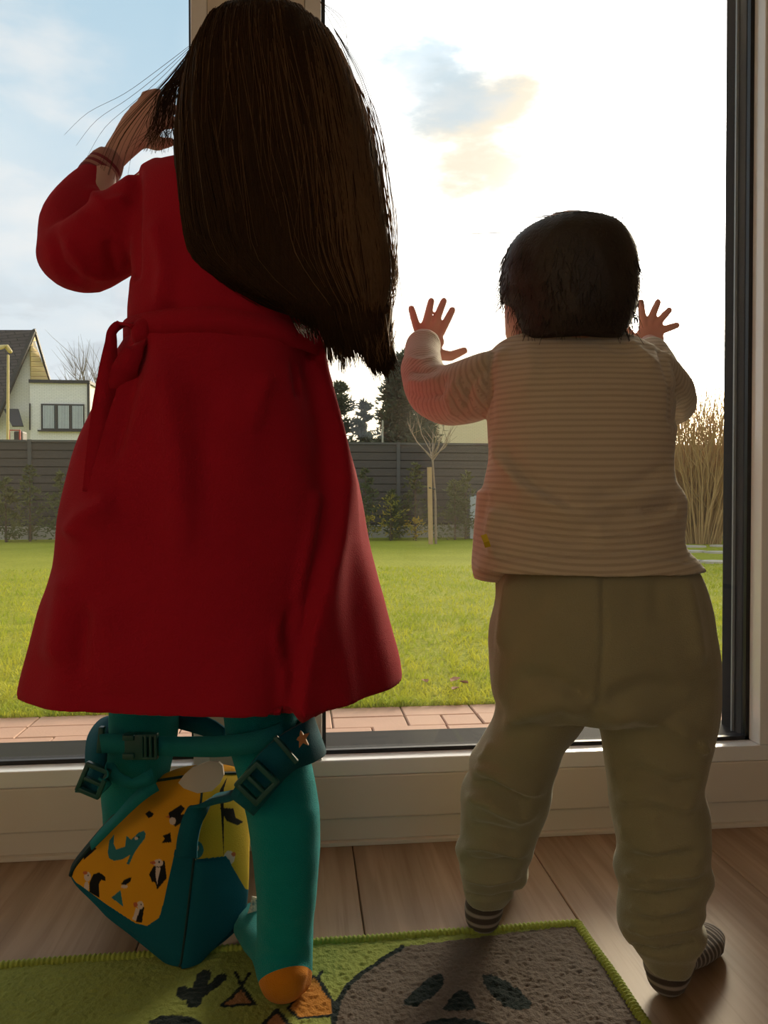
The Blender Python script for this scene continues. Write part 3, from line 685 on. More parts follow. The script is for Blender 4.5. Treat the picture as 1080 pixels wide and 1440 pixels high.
paint([(440, 1372), (452, 1382), (468, 1408), (470, 1428), (420, 1432), (405, 1418)], ORN, .0018); stroke([(452, 1366), (447, 1376), (458, 1395), (472, 1412)], .002)
faces = [(i*nv+j, (i+1)*nv+j, (i+1)*nv+j+1, i*nv+j+1) for i in range(nu-1) for j in range(nv-1)]
M['rug'] = mat('rug_pile', (1, 1, 1), .95, attr='print', var=.22, vs=420, bump=.6, bs=500, sheen=.15, spec=.05)
rug = empty('rug', NE+e1*LU/2+e2*LV/2); tag(rug, 'green printed kids rug with grey skull shape and lime edge', 'rug')
pilo = mk('pile', top, faces, 'rug', rug, True); colors(pilo.data, 'print', col)
bk = [NE, NE+e1*LU, NE+e1*LU+e2*LV, NE+e2*LV]; bko = mk('backing', [p+ZUP*.0005 for p in bk]+[p+ZUP*.006 for p in bk], [(0, 1, 2, 3), (7, 6, 5, 4)]+[(i, i+4, (i+1) % 4+4, (i+1) % 4) for i in range(4)], 'rug', rug)
colors(bko.data, 'print', np.tile(GREEN, (8, 1)))
M['lime'] = mat('lime_binding', (.33, .40, .07), .9, var=.2, vs=150, bump=.6, bs=500, sheen=.3)
for a, b in ((NE, NE+e1*LU), (NE, NE+e2*LV)):
    L = np.linalg.norm(b-a); n = int(L/.0013); d = (b-a)/L
    mk('binding', *tube([a+d*L*i/n+ZUP*.0068+np.cross(d, ZUP)*.0006*math.sin(i*.06) for i in range(n+1)], [.0056+.0010*math.sin(i*1.55) for i in range(n+1)], 8), 'lime', rug, True)

# ================================================================== GIRL
def g_leg_l(): return [(993, 157, 251, .925, .042), (1030, 156, 249, .935, .042), (1069, 152, 241, .95, .042), (1110, 146, 232, .965, .041), (1150, 148, 226, .975, .038), (1200, 154, 222, .98, .034), (1245, 160, 212, .98, .028)]
def g_leg_r(): return [(985, 315, 416, .845, .040), (1034, 319, 426, .84, .040), (1069, 330, 436, .835, .041), (1139, 347, 450, .82, .040), (1193, 355, 450, .81, .038), (1256, 361, 445, .80, .034), (1302, 362, 441, .795, .031), (1345, 361, 440, .79, .030), (1385, 367, 438, .785, .028)]
girl_parts = []
hc = P(366, 132, .915)
girl_parts += [blob(hc, .078, .092, .098), blob(hc-ZUP*.055+FH*.025, .058, .062, .060)]
girl_parts += [blob(hc+FH*.092-ZUP*.02, .009, .012, .012, 10, 8), blob(hc+FH*.082-ZUP*.056, .020, .010, .009, 10, 8)]     # nose, lips
girl_parts += [blob(hc+R*s*.078-ZUP*.01, .010, .014, .024, 10, 8) for s in (-1, 1)]                                        # ears
girl_parts.append(tube([hc-ZUP*.06, P(350, 215, .90), P(335, 300, .875)], [.035, .036, .06], 16))
girl_parts.append(body([(232, 250, 400, .885, .05), (262, 215, 450, .88, .062), (330, 205, 455, .868, .068), (400, 200, 450, .858, .066), (475, 195, 440, .85, .064), (560, 190, 440, .85, .075), (640, 185, 430, .855, .078), (700, 190, 425, .855, .06)], 3, 28))
def arm(sh, el, wr, r): return tube([sh, (sh+el)/2, el, (el*0.5+wr*0.5), wr], r, 14)
shL, elL, wrL = P(225, 262, .875), P(98, 365, .905), P(148, 236, 1.005)
girl_parts.append(arm(shL, elL, wrL, [.024, .027, .026, .024, .017]))
shR, elR, wrR = P(432, 262, .895), P(505, 375, .965), P(470, 230, 1.035)
girl_parts.append(arm(shR, elR, wrR, [.034, .031, .027, .024, .017]))
def hand(palm_pts, palm_r, fingers, thumb, flat):
    out = [tube(palm_pts, palm_r, 16, flat=flat)]
    for f_, r in fingers: out.append(tube(f_, r, 10))
    out.append(tube(thumb[0], thumb[1], 10)); return out
def girl_hand(wr, base, up, out_, side):
    """cupped beside the eyes: palm from the wrist, fingers curling towards the brow, thumb below"""
    up = up/np.linalg.norm(up); k = base+up*.012; nrm = np.cross(up, out_); nrm /= np.linalg.norm(nrm)
    fs = []
    for i in range(4):
        s = (i-1.5)*.0125; L = [.040, .046, .043, .034][i]; b = base+up*.016+out_*s
        c1 = b+up*L*.5+side*L*.10+out_*s*.35; c2 = c1+up*L*.35+side*L*.30; fs.append(([b-up*.01, b+up*L*.2, c1, c2, c2+up*L*.12+side*L*.16], [.0075, .0072, .0066, .0062, .0054]))
    th = base-up*.012+out_*.018
    return hand([wr, (wr+base)/2, base, base+up*.018], [.016, .020, .026, .023], fs, ([th-out_*.008, th+out_*.016+up*.012, th+out_*.024+up*.028+side*.004], [.010, .0085, .0065]), (nrm, .5))
bL = P(196, 178, 1.02); upL = P(246, 128, 1.02)-bL; oL = np.cross(upL/np.linalg.norm(upL), FH); oL /= np.linalg.norm(oL)
girl_parts += girl_hand(wrL, bL, upL, -oL, FH)
bR = P(470, 185, 1.045); upR = P(452, 120, 1.04)-bR; oR = np.cross(upR/np.linalg.norm(upR), FH); oR /= np.linalg.norm(oR)
girl_parts += girl_hand(wrR, bR, upR, oR, FH)
def shrink(rows, k): return [(y, (l+r)/2-(r-l)/2*k, (l+r)/2+(r-l)/2*k, Z, d*k) for y, l, r, Z, d in rows]
girl_parts.append(body([(650, 200, 330, .86, .05), (800, 175, 285, .885, .05)]+shrink(g_leg_l(), .86), 3, 24))
girl_parts.append(body([(650, 300, 430, .86, .05), (800, 305, 420, .86, .05)]+shrink(g_leg_r(), .86), 3, 24))
# feet inside the tights
hl = on_z(402, 1414); 
fl_dir = FH*.93-R*.36; fl_dir /= np.linalg.norm(fl_dir)
def foot(heel, d, L, w_, ankle, hz):
    """heel on the floor, d direction of the toes"""
    s = np.cross(d, ZUP); pts = [heel+d*q*L+ZUP*z for q, z in ((.08, hz*.62), (.30, hz*.68), (.55, hz*.52), (.80, hz*.40), (.95, hz*.34))]
    return [tube(pts, [w_*.82, w_*.86, w_*.96, w_*1.0, w_*.78], 16, flat=(ZUP, .62)), tube([heel+d*.16*L+ZUP*hz*.6, ankle], [w_*.88, w_*.84], 16), blob(heel+d*.10*L+ZUP*w_*.80, w_*.80, w_*.86, w_*.78)]
hr = on_z(404, 1420, .008); hr_in = hr+fl_dir*.008
girl_parts += foot(hr_in, fl_dir, .148, .026, P(402, 1370, .788), .040)
hl = on_z(180, 1290); dl = FH*.74+R*.67; dl /= np.linalg.norm(dl)
girl_parts += foot(hl, dl, .145, .026, P(186, 1240, .98), .040)
girl = link('person', fused(girl_parts, .0036, 3), 'skin', None, True)
tag(girl, 'child in red dress and teal tights with long dark hair facing the window', 'person')
for s in (-1, 1): mk('eye', *blob(hc+R*s*.030+FH*.078-ZUP*.002, .011, .010, .009, 12, 8), 'bead', girl, True)

# tights: one mesh, heel in ochre as second part
legs = [body([(800, 178, 300, .885, .055), (900, 165, 270, .905, .05)]+g_leg_l(), 4, 32), body([(800, 305, 425, .86, .05), (900, 308, 418, .85, .045)]+g_leg_r(), 4, 32)]
legs.append(body([(690, 200, 425, .858, .07), (760, 180, 432, .862, .078), (830, 178, 430, .868, .07)], 3, 28))
tme = fused(legs + foot(hr, fl_dir, .160, .0305, P(402, 1360, .788), .046) + foot(hl, dl, .158, .0305, P(186, 1230, .98), .046), .0034, 4)
folds(tme, [([(355, 1140), (400, 1150), (445, 1135)], 8, .0012), ([(362, 1300), (400, 1310), (438, 1296)], 7, -.0010), ([(358, 1322), (400, 1338), (440, 1325)], 8, .0012)], wob=.0008, wob_scale=45)
tme.materials.clear(); tme.materials.append(M['tights']); tme.materials.append(M['tights_heel'])
tco = get_co(tme)
heelc = hr+ZUP*.0
x, y, Z = proj(tco)
def split_mesh(me, mask_faces):
    """two meshes: faces in the mask and the rest"""
    res = []
    for keep in (mask_faces, ~mask_faces):
        bm = bmesh.new(); bm.from_mesh(me); bm.faces.ensure_lookup_table()
        bmesh.ops.delete(bm, geom=[f for f in bm.faces if not keep[f.index]], context='FACES'); m2 = bpy.data.meshes.new('part'); bm.to_mesh(m2); bm.free(); res.append(m2)
    return res
pn = ZUP+fl_dir*1.15; p0 = hr+ZUP*.056-fl_dir*.012
bm = bmesh.new(); bm.from_mesh(tme)
gf = [f for f in bm.faces if math.hypot(f.calc_center_median()[0]-hr[0], f.calc_center_median()[1]-hr[1]) < .2 and f.calc_center_median()[2] < .12]
bmesh.ops.bisect_plane(bm, geom=list({v for f in gf for v in f.verts})+list({e for f in gf for e in f.edges})+gf, plane_co=tuple(p0), plane_no=tuple(pn/np.linalg.norm(pn)))
bm.to_mesh(tme); bm.free()
fc = np.array([tuple(p.center) for p in tme.polygons]); rel = fc-hr
heel_m = (np.hypot(rel[:, 0], rel[:, 1]) < .2) & (fc[:, 2] < .12) & (((fc-p0) @ pn) < 0)
hm, rest = split_mesh(tme, heel_m)
tights = link('tights', rest, 'tights', girl, True); tights['label'] = 'fuzzy teal knit tights'
ho = link('heel_patch', hm, 'tights_heel', tights, True); ho['label'] = 'ochre yellow knit heel'

# dress
DR = [(240, 214, 430, .89, .045), (250, 196, 452, .885, .062), (280, 190, 470, .88, .078), (330, 187, 472, .872, .084), (400, 187, 466, .862, .084), (440, 185, 460, .857, .083), (476, 184, 455, .852, .081), (510, 166, 458, .852, .090), (580, 138, 476, .852, .105), (650, 110, 494, .855, .116), (715, 93, 507, .857, .124), (805, 83, 525, .86, .134), (850, 68, 537, .86, .140), (920, 50, 553, .86, .146), (958, 42, 558, .86, .150)]
rings = []
rr = crom(DR, 6)
for py, l, r, Z, d in rr:
    c = P((l+r)/2, py, Z); ring = ellipse(c, R*((r-l)/2/FPX*Z), FH*d, 120, 2.15)
    k = np.clip((py-500)/450, 0, 1)
    for j in range(120):
        q = 2*math.pi*j/120; dv = ring[j]-c
        ring[j] = c+dv*(1+k*(.022*math.sin(5*q+1.0)+.016*math.sin(9*q+2.2)+.010*math.sin(14*q)))
    rings.append(ring)
# turn the hem inwards so that the skirt is hollow at the bottom
outer = list(rings); last = rings[-1]; cc = np.mean(last, 0)
rings.append([cc+(p-cc)*.985-ZUP*.0015 for p in last])
for rg in outer[-1:-14:-2]:
    c_ = np.mean(rg, 0); rings.append([c_+(p-c_)*(1-.010/np.linalg.norm(p-c_))+ZUP*.003 for p in rg])
dress_parts = [loft_rings(rings)]
dress_parts.append(ptube([(232, 262, .875, 40), (180, 318, .878, 54), (128, 355, .892, 54), (100, 358, .912, 46), (100, 320, .942, 44), (120, 275, .975, 34), (136, 250, .998, 25)], 5, 24))
dress_parts.append(ptube([(425, 262, .90, 40), (455, 320, .92, 46), (490, 368, .955, 42), (492, 320, .99, 38), (478, 260, 1.02, 30)], 5, 24))
dme = fused(dress_parts, .0040, 3)
folds(dme, [
    ([(447, 505), (464, 590), (471, 680), (462, 760), (440, 850), (424, 920), (414, 1000)], 34, .0100, 'step'),
    ([(452, 700), (430, 800), (415, 900), (408, 990)], 12, .006, 1),
    ([(395, 860), (388, 900), (400, 950), (395, 992)], 8, .004), ([(420, 840), (405, 880), (412, 930)], 7, -.004),
    ([(215, 480), (240, 560), (258, 680), (255, 800)], 22, .007), ([(200, 470), (175, 560), (150, 660)], 14, -.007), ([(165, 700), (120, 730), (95, 760)], 16, .007),
    ([(300, 520), (285, 620), (275, 740)], 30, -.004), ([(380, 520), (350, 610)], 14, .004), ([(415, 500), (425, 560)], 6, -.004), ([(150, 830), (170, 980)], 34, .006), ([(95, 800), (75, 940)], 18, .006), ([(120, 850), (105, 960)], 14, -.006),
    ([(190, 240), (192, 300), (188, 385)], 7, -.006, 1), ([(110, 300), (150, 320), (180, 340)], 9, -.004), ([(90, 330), (120, 380), (160, 400)], 9, .004), ([(120, 262), (150, 290), (185, 280)], 9, .005), ([(70, 320), (85, 370), (115, 400)], 8, -.004), ([(150, 335), (165, 395)], 8, -.0035), ([(215, 300), (232, 380), (225, 440)], 12, .005), ([(240, 420), (225, 460)], 10, -.005)],
    wob=.0030, wob_scale=14, gain=1.25)
dress = link('dress', dme, 'dress', girl, True); dress['label'] = 'plain red dress with long sleeves'
# cuff of the shirt below, hem stitch, belt and bow
M['cuff'] = mat('striped_cuff', (.40, .20, .18), .9, sheen=.2)
M['cuff2'] = mat('dark_cuff', (.22, .03, .05), .9, sheen=.2)
for i in range(6):
    a = i/6; p0 = P(134+16*a, 253-22*a, .997+.008*a)
    mk('cuff_band', *tube([p0, P(134+16*(a+.17), 253-22*(a+.17), .997+.008*(a+.17))], [.0245-.003*a]*2, 20), 'cuff' if i % 2 else 'cuff2', dress, True)
bel = []
for q in np.linspace(-1.25, 1.25, 40):
    py = 474+14*math.sin(max(0, q)*1.0)+3*abs(q); l, r = 183, 456; Z = .852; a = q
    c = P((l+r)/2, py, Z); bel.append(c+R*((r-l)/2/FPX*Z+.0025)*math.sin(a)-FH*(.083)*math.cos(a)**.93)
bel = np.array(bel)
mk('belt', *ribbon(bel, ZUP, .026, .003), 'dress', dress, True)
bow = [ptube([(212, 452, .80, 13), (200, 468, .79, 16), (206, 484, .795, 12)], 5, 14)]
bow.append(pribbon([(206, 470, .795), (188, 458, .785), (170, 456, .795), (158, 466, .79), (156, 484, .785), (152, 520, .78), (144, 580, .772), (137, 640, .766), (131, 692, .76)], R*.9+FH*.35+ZUP*.02, [.012, .010, .009, .009, .012, .018, .021, .021, .020], .0035))
bow.append(pribbon([(205, 476, .792), (190, 492, .775), (176, 520, .775), (172, 545, .785), (184, 530, .80), (202, 490, .80)], R*.9+ZUP*.5, [.012, .020, .026, .026, .022, .012], .004))
bow.append(pribbon([(210, 478, .79), (216, 500, .785), (214, 540, .775), (205, 570, .77)], R, [.012, .018, .022, .018], .004))
mb = MB(); [mb.add(b) for b in bow]; o = mb.build('bow', 'dress', dress, True); o['label'] = 'tied bow with a long hanging end'

# long hair
HR = [(40, 352, 405, .90, .02), (47, 328, 430, .90, .055), (62, 304, 456, .90, .082), (90, 286, 478, .897, .100), (125, 272, 495, .89, .106), (165, 262, 510, .875, .098), (205, 254, 522, .848, .075), (260, 256, 530, .825, .055), (320, 262, 538, .805, .044), (370, 276, 544, .795, .038), (405, 318, 544, .788, .030), (428, 360, 540, .784, .024), (446, 410, 532, .780, .018), (458, 450, 520, .778, .010)]
hme = fused([body(HR, 5, 48, 2.2)], .0040, 2)
folds(hme, [([(300, 60), (275, 160), (280, 300), (310, 410)], 10, -.004), ([(420, 20), (455, 150), (470, 330), (480, 480)], 9, -.004), ([(385, 5), (400, 200), (410, 380), (430, 470)], 12, .003), ([(450, 60), (495, 200), (510, 360), (515, 490)], 9, .004), ([(330, 60), (320, 250), (345, 420)], 12, .003), ([(500, 200), (520, 330), (528, 480)], 6, -.004), ([(360, 150), (365, 300), (385, 440)], 9, -.003)], wob=.003, wob_scale=16)
hair = link('hair', hme, 'hair_girl', girl, True); hair['label'] = 'long loose dark brown hair'
hs_ = crom(HR, 6); hy = hs_[:, 0]
def hair_pt(s, py, off):
    l = np.interp(py, hy, hs_[:, 1]); r = np.interp(py, hy, hs_[:, 2]); Z = np.interp(py, hy, hs_[:, 3]); d = np.interp(py, hy, hs_[:, 4])
    s = min(max(s+.016*mnoise.noise(Vector((s*9, py/90, 1.7))), 0), 1); off = off+.0055*max(0, mnoise.noise(Vector((s*15, py/170, 8.1))))
    k = 2*s-1; x = (l+r)/2+((r-l)/2+off*900)*k; dep = d*max(0, 1-abs(k)**2.2)**.4545
    c_ = P((l+r)/2, py, Z); return c_+R*(((r-l)/2+off*900)/FPX*Z*k)-FH*(dep+off)
def hair_low(s, ss, py, off):
    
    b = hair_pt(ss, 440, off); lo = np.interp(440, hy, hs_[:, 1]); hi = np.interp(440, hy, hs_[:, 2]); x_ = lo+(hi-lo)*ss+(py-440)*(.10+.25*s)
    q = P(x_, py, .768-off+.012*(2*s-1)**2); w_ = min(1, (py-440)/25); return b*(1-w_)+q*w_ if w_ < 1 else q
def strand(mb, pts, r): mb.add(tube(pts, [r*(1-.55*(i/(len(pts)-1))**2) for i in range(len(pts))], 3, round_ends=False))
mb = MB()
def bottom(s): return np.interp(s, [0, .1, .3, .5, .7, .85, 1], [395, 425, 455, 478, 498, 508, 495])
for i in range(3000):
    s = random.random(); s = s if i % 3 else (.72+.28*random.random())
    y0 = random.uniform(40, 58) if i % 4 else random.uniform(50, 280); y1 = bottom(s)-6+random.gauss(0, 7)+20*mnoise.noise(Vector((s*16, 3.3, 0)))+(random.uniform(0, 14) if s > .6 else random.uniform(-8, 34)*random.random())
    ph = random.uniform(0, 6.28); am = random.gauss(0, .020); off = random.uniform(.0012, .0050); pts = []
    nseg = 12
    for j in range(nseg+1):
        q = j/nseg; py = y0+(y1-y0)*q; ss = min(max(s+am*math.sin(2.2*q+ph)*(.3+.7*q), 0), 1)
        pts.append(hair_pt(ss, max(py, 41), off) if py < 440 else hair_low(s, ss, py, off))
    strand(mb, pts, random.uniform(.0005, .0010))
# lock tips hanging free on one side
for i in range(330):
    s = random.random(); x0 = 455+90*s; y0 = random.uniform(330, 440); x1 = 462+94*s+random.gauss(0, 3); lock = math.sin(s*37)*9; y1 = 486+18*math.sin(s*9)+lock+random.uniform(0, 14)
    Z0 = .785+random.uniform(-.008, .012); pts = [P(x0+(x1-x0)*q**1.3+3*math.sin(q*4+s*20), y0+(y1-y0)*q, Z0) for q in np.linspace(0, 1, 7)]
    strand(mb, pts, random.uniform(.0005, .0009))
# wavy lock standing out at the side, hair over the hand, fly-away hairs
for i in range(24):
    o_ = random.gauss(0, 2.6); Z0 = .80+random.uniform(-.01, .01)
    strand(mb, [P(x+o_*.8, y+o_*.5, Z0) for x, y in crom([(522, 300), (535, 335), (551, 362), (556, 388), (548, 410), (540, 430)], 3)], .0006)
for i in range(120):
    s = random.random(); o_ = random.gauss(0, 4.5); Z0 = .93+.02*random.random()
    strand(mb, [P(x+o_, y, Z0+q*.001) for q, (x, y) in enumerate(crom([(300-10*s, 25+25*s), (268-8*s, 80+20*s), (248-22*s, 130), (232-30*s+18*random.random(), 175), (222-45*s+45*random.random(), 195+22*random.random())], 3))], random.uniform(.00025, .0005))
for i in range(26):
    sd_ = random.choice((0, 0, 1)); o_ = random.gauss(0, 1)
    if sd_: base = [(470, 40), (505+8*o_, 110), (530+8*o_, 200), (545+8*o_, 300), (556+7*o_, 380+30*o_)]
    else: base = [(285, 50), (235+6*o_, 110+5*o_), (195+9*o_, 150+8*o_), (160+16*o_, 190+14*o_), (140+22*o_, 235+20*o_)]
    strand(mb, [P(x, y, .93 if not sd_ else .83) for x, y in crom(base, 4)], .0003)
for x0, dx in ((485, 3), (478, 8), (470, 5), (490, -2)):
    strand(mb, [P(x, y, .88) for x, y in crom([(450, 2), (x0-8, 25), (x0+dx, 55), (x0+dx+2, 90)], 4)], .0003)
strand(mb, [P(x, y, .80) for x, y in crom([(530, 260), (548, 320), (560, 380), (566, 440), (558, 480)], 4)], .0003)
o = mb.build('strands', 'hair_strand', hair, True); o['kind'] = 'stuff'
M['hair_sunlit'] = mat('sunlit_strand', (0.34, 0.205, 0.110), 0.45, var=0.4, vs=70, trans=0.55, spec=0.08, stretch=(8, 8, 0.2))
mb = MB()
for i in range(330):                                            # outer hair on the sun side, sunlight painted as lighter brown
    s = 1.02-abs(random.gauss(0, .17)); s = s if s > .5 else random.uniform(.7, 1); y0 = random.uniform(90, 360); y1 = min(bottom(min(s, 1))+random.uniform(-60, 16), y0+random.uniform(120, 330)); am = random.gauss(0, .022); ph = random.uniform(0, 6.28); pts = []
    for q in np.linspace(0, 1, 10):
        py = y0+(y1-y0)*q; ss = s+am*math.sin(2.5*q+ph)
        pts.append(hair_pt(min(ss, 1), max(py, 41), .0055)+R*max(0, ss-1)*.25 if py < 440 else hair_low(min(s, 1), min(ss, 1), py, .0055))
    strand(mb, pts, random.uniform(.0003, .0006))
for i in range(60):                                              # a few stray hairs across the back in the sunlit colour
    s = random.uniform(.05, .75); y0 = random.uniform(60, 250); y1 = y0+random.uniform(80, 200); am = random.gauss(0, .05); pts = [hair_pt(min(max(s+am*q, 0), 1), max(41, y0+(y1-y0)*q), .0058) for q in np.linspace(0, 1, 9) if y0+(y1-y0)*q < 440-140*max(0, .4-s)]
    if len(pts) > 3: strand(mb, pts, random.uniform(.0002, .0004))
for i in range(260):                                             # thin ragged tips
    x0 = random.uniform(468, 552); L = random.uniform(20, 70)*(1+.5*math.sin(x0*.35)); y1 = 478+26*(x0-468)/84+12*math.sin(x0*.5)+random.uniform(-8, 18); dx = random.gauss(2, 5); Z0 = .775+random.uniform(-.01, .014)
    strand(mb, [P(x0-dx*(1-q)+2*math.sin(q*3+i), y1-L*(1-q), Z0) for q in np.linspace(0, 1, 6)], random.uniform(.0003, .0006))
o = mb.build('sunlit_strands', 'hair_sunlit', hair, True); o['kind'] = 'stuff'; o['label'] = 'outer strands with sunlight painted in as lighter brown'

# ================================================================== TODDLER
tod = []
th = P(800, 392, .93)
tod += [blob(th, .074, .080, .078), body([(395, 716, 880, .93, .07), (425, 711, 876, .935, .07), (450, 711, 872, .94, .066), (475, 714, 862, .945, .058), (495, 735, 850, .95, .045)], 3, 28)]
fd = FH*.93-R*.30; fd /= np.linalg.norm(fd); fsd = np.cross(fd, ZUP)
tod += [blob(th+fd*.086-ZUP*.028, .008, .010, .009, 10, 8), blob(th+fd*.078-ZUP*.055, .016, .009, .007, 10, 8)]
tod += [blob(th+fsd*s*.068-ZUP*.03-fd*.005, .008, .012, .018, 10, 8) for s in (-1, 1)]
tod.append(tube([th-ZUP*.05, P(805, 500, .915), P(810, 560, .905)], [.038, .036, .06], 16))
TR = [(464, 758, 866, .915, .016), (472, 726, 888, .913, .021), (482, 702, 910, .91, .028), (498, 689, 932, .905, .044), (540, 685, 945, .895, .068), (590, 686, 946, .885, .072), (640, 688, 939, .872, .074), (675, 682, 942, .862, .078), (700, 678, 955, .855, .082), (730, 676, 956, .85, .084), (765, 673, 953, .845, .088), (785, 669, 968, .843, .093), (798, 667, 979, .842, .096)]
tod.append(body(shrink(TR[2:], .76)+[(860, 725, 955, .838, .060), (940, 725, 965, .838, .060), (990, 735, 955, .84, .05)], 2, 28))
LL = [(940, 694, 848, .842, .078), (1000, 698, 822, .848, .066), (1044, 679, 796, .856, .058), (1071, 659, 783, .862, .056), (1093, 660, 774, .868, .054), (1115, 650, 772, .873, .053), (1150, 648, 763, .882, .050), (1180, 649, 752, .888, .046), (1196, 641, 748, .892, .046), (1213, 645, 740, .895, .042), (1226, 646, 740, .897, .041), (1244, 651, 728, .90, .034), (1262, 655, 716, .902, .028), (1268, 658, 712, .902, .025)]
RL = [(940, 838, 1000, .832, .080), (1000, 838, 1001, .830, .076), (1036, 847, 995, .826, .068), (1076, 852, 989, .820, .062), (1102, 856, 982, .816, .058), (1135, 862, 990, .811, .057), (1169, 866, 992, .806, .056), (1200, 871, 990, .803, .053), (1224, 867, 995, .800, .053), (1252, 875, 984, .798, .050), (1270, 873, 986, .796, .049), (1282, 871, 978, .795, .048), (1302, 871, 989, .793, .047), (1318, 879, 982, .791, .044), (1328, 888, 976, .790, .038), (1350, 901, 970, .790, .031), (1358, 905, 966, .790, .028)]
tod.append(body(shrink(LL, .68), 2, 24)); tod.append(body(shrink(RL, .68), 2, 24))
# feet
hlT = on_z(676, 1320); dlT = FH*.95+R*.28; dlT /= np.linalg.norm(dlT)
hrT = on_z(930, 1406); drT = (on_z(1004, 1322)-hrT); drT[2] = 0; drT /= np.linalg.norm(drT)
aL, aR = P(682, 1285, .902), P(934, 1372, .790)
tod += foot(hlT+dlT*.006, dlT, .116, .022, aL, .036) + foot(hrT+drT*.006, drT, .116, .022, aR, .036)
# arms and hands on the glass
HYg = GY-.0085
def GP(px, py, dy=0.0): return on_y(px, py, HYg-dy)
def tod_hand(wrist, palm, knuckles, tips, thumb):
    out = []
    pc = [GP(*wrist, .012), GP((wrist[0]+palm[0])/2, (wrist[1]+palm[1])/2, .008), GP(*palm, .003), GP(palm[0]*.42+np.mean([k[0] for k in knuckles])*.58, palm[1]*.42+np.mean([k[1] for k in knuckles])*.58, .002)]
    out.append(tube(pc, [.0175, .020, .0235, .0190], 20, flat=((0, 1, 0), .46)))
    for k, tpt in zip(knuckles, tips):
        a = np.array(k, float); b = np.array(tpt, float); pts = []
        a = a+(a-b)*.10; p0 = a+(np.array(palm)-a)*.5
        for q, dy in ((-1, .003), (0, .004), (.33, .0045), (.66, .002), (.95, .0005)):
            xy = p0 if q < 0 else a+(b-a)*q; pts.append(GP(xy[0], xy[1], dy))
        out.append(tube(pts, [.0066, .0064, .0061, .0058, .0052], 12))
    a, m, b = thumb; out.append(tube([GP(*a, .006), GP(*m, .006), GP(*b, .002)], [.0095, .0078, .0056], 12)); return out
tod += tod_hand((598, 502), (604, 478), [(586, 460), (599, 455), (611, 456), (622, 464)], [(578, 432), (607, 421), (625, 421), (637, 434)], ((612, 498), (634, 501), (653, 493)))
tod += tod_hand((911, 495), (914, 474), [(904, 455), (914, 451), (924, 455), (932, 464)], [(901, 423), (926, 423), (942, 435), (953, 457)], ((902, 482), (888, 474), (878, 458)))
LA = [(715, 520, .895, 36), (672, 545, .92, 46), (632, 556, .955, 42), (606, 546, .99, 37), (594, 520, 1.03, 30), (594, 497, 1.075, 26), (596, 487, 1.092, 25)]
RA = [(910, 520, .905, 36), (935, 545, .94, 36), (944, 566, .985, 34), (938, 545, 1.03, 31), (926, 520, 1.075, 27), (918, 500, 1.11, 24), (916, 496, 1.118, 23)]
def thin(rows, k): return [(a, b, c, d*k) for a, b, c, d in rows]
tod.append(ptube(thin(LA, .74)+[(599, 478, 1.130, 15)], 3, 16)); tod.append(ptube(thin(RA, .74)+[(913, 484, 1.150, 14)], 3, 16))
tme = fused(tod, .0024, 2)
toddler = link('person', tme, 'skin', None, True); tag(toddler, 'toddler in striped top and sage trousers pressing both hands on the glass', 'person')
for s in (-1, 1): mk('eye', *blob(th+fsd*s*.030+fd*.072-ZUP*.012, .009, .009, .008, 12, 8), 'bead', toddler, True)

# short hair: smooth cap plus fine hairs
TH = [(314, 775, 826, .925, .018), (318, 752, 850, .927, .046), (330, 730, 872, .928, .068), (352, 713, 886, .929, .082), (385, 706, 893, .928, .088), (412, 707, 893, .925, .086), (435, 719, 891, .918, .078), (455, 728, 886, .910, .066), (470, 736, 878, .905, .054), (478, 745, 870, .90, .042)]
hme = fused([body(TH, 5, 40, 2.15)], .0032, 2)
folds(hme, [([(800, 300), (760, 350), (740, 420)], 8, .0015), ([(810, 300), (850, 360), (870, 440)], 9, .0015), ([(800, 330), (790, 400), (800, 470)], 10, -.0012)], wob=.0016, wob_scale=28)
th_o = link('hair', hme, 'hair_baby', toddler, True); th_o['label'] = 'short dark brown hair'
hs2 = crom(TH, 6); mb = MB()
for i in range(1500):
    py = random.uniform(315, 470); q = random.uniform(0, 2*math.pi); l, r, Z, d = [np.interp(py, hs2[:, 0], hs2[:, k]) for k in (1, 2, 3, 4)]
    c = P((l+r)/2, py, Z); a, b = R*((r-l)/2/FPX*Z), FH*d; p = c+a*math.cos(q)+b*math.sin(q); n_ = (a*math.cos(q)+b*math.sin(q)); n_ /= np.linalg.norm(n_)+1e-9
    e = -ZUP*.85+n_*random.uniform(.02, .12)+R*random.gauss(0, .22); L = random.uniform(.014, .028)
    if py < 330: e = R*random.gauss(0, .7)+n_*.35-ZUP*.1
    strand(mb, [p+n_*.0003, p+e*L*.5+n_*.0012, p+e*L], .00045)
o = mb.build('strands', 'hair_baby', th_o, True); o['kind'] = 'stuff'

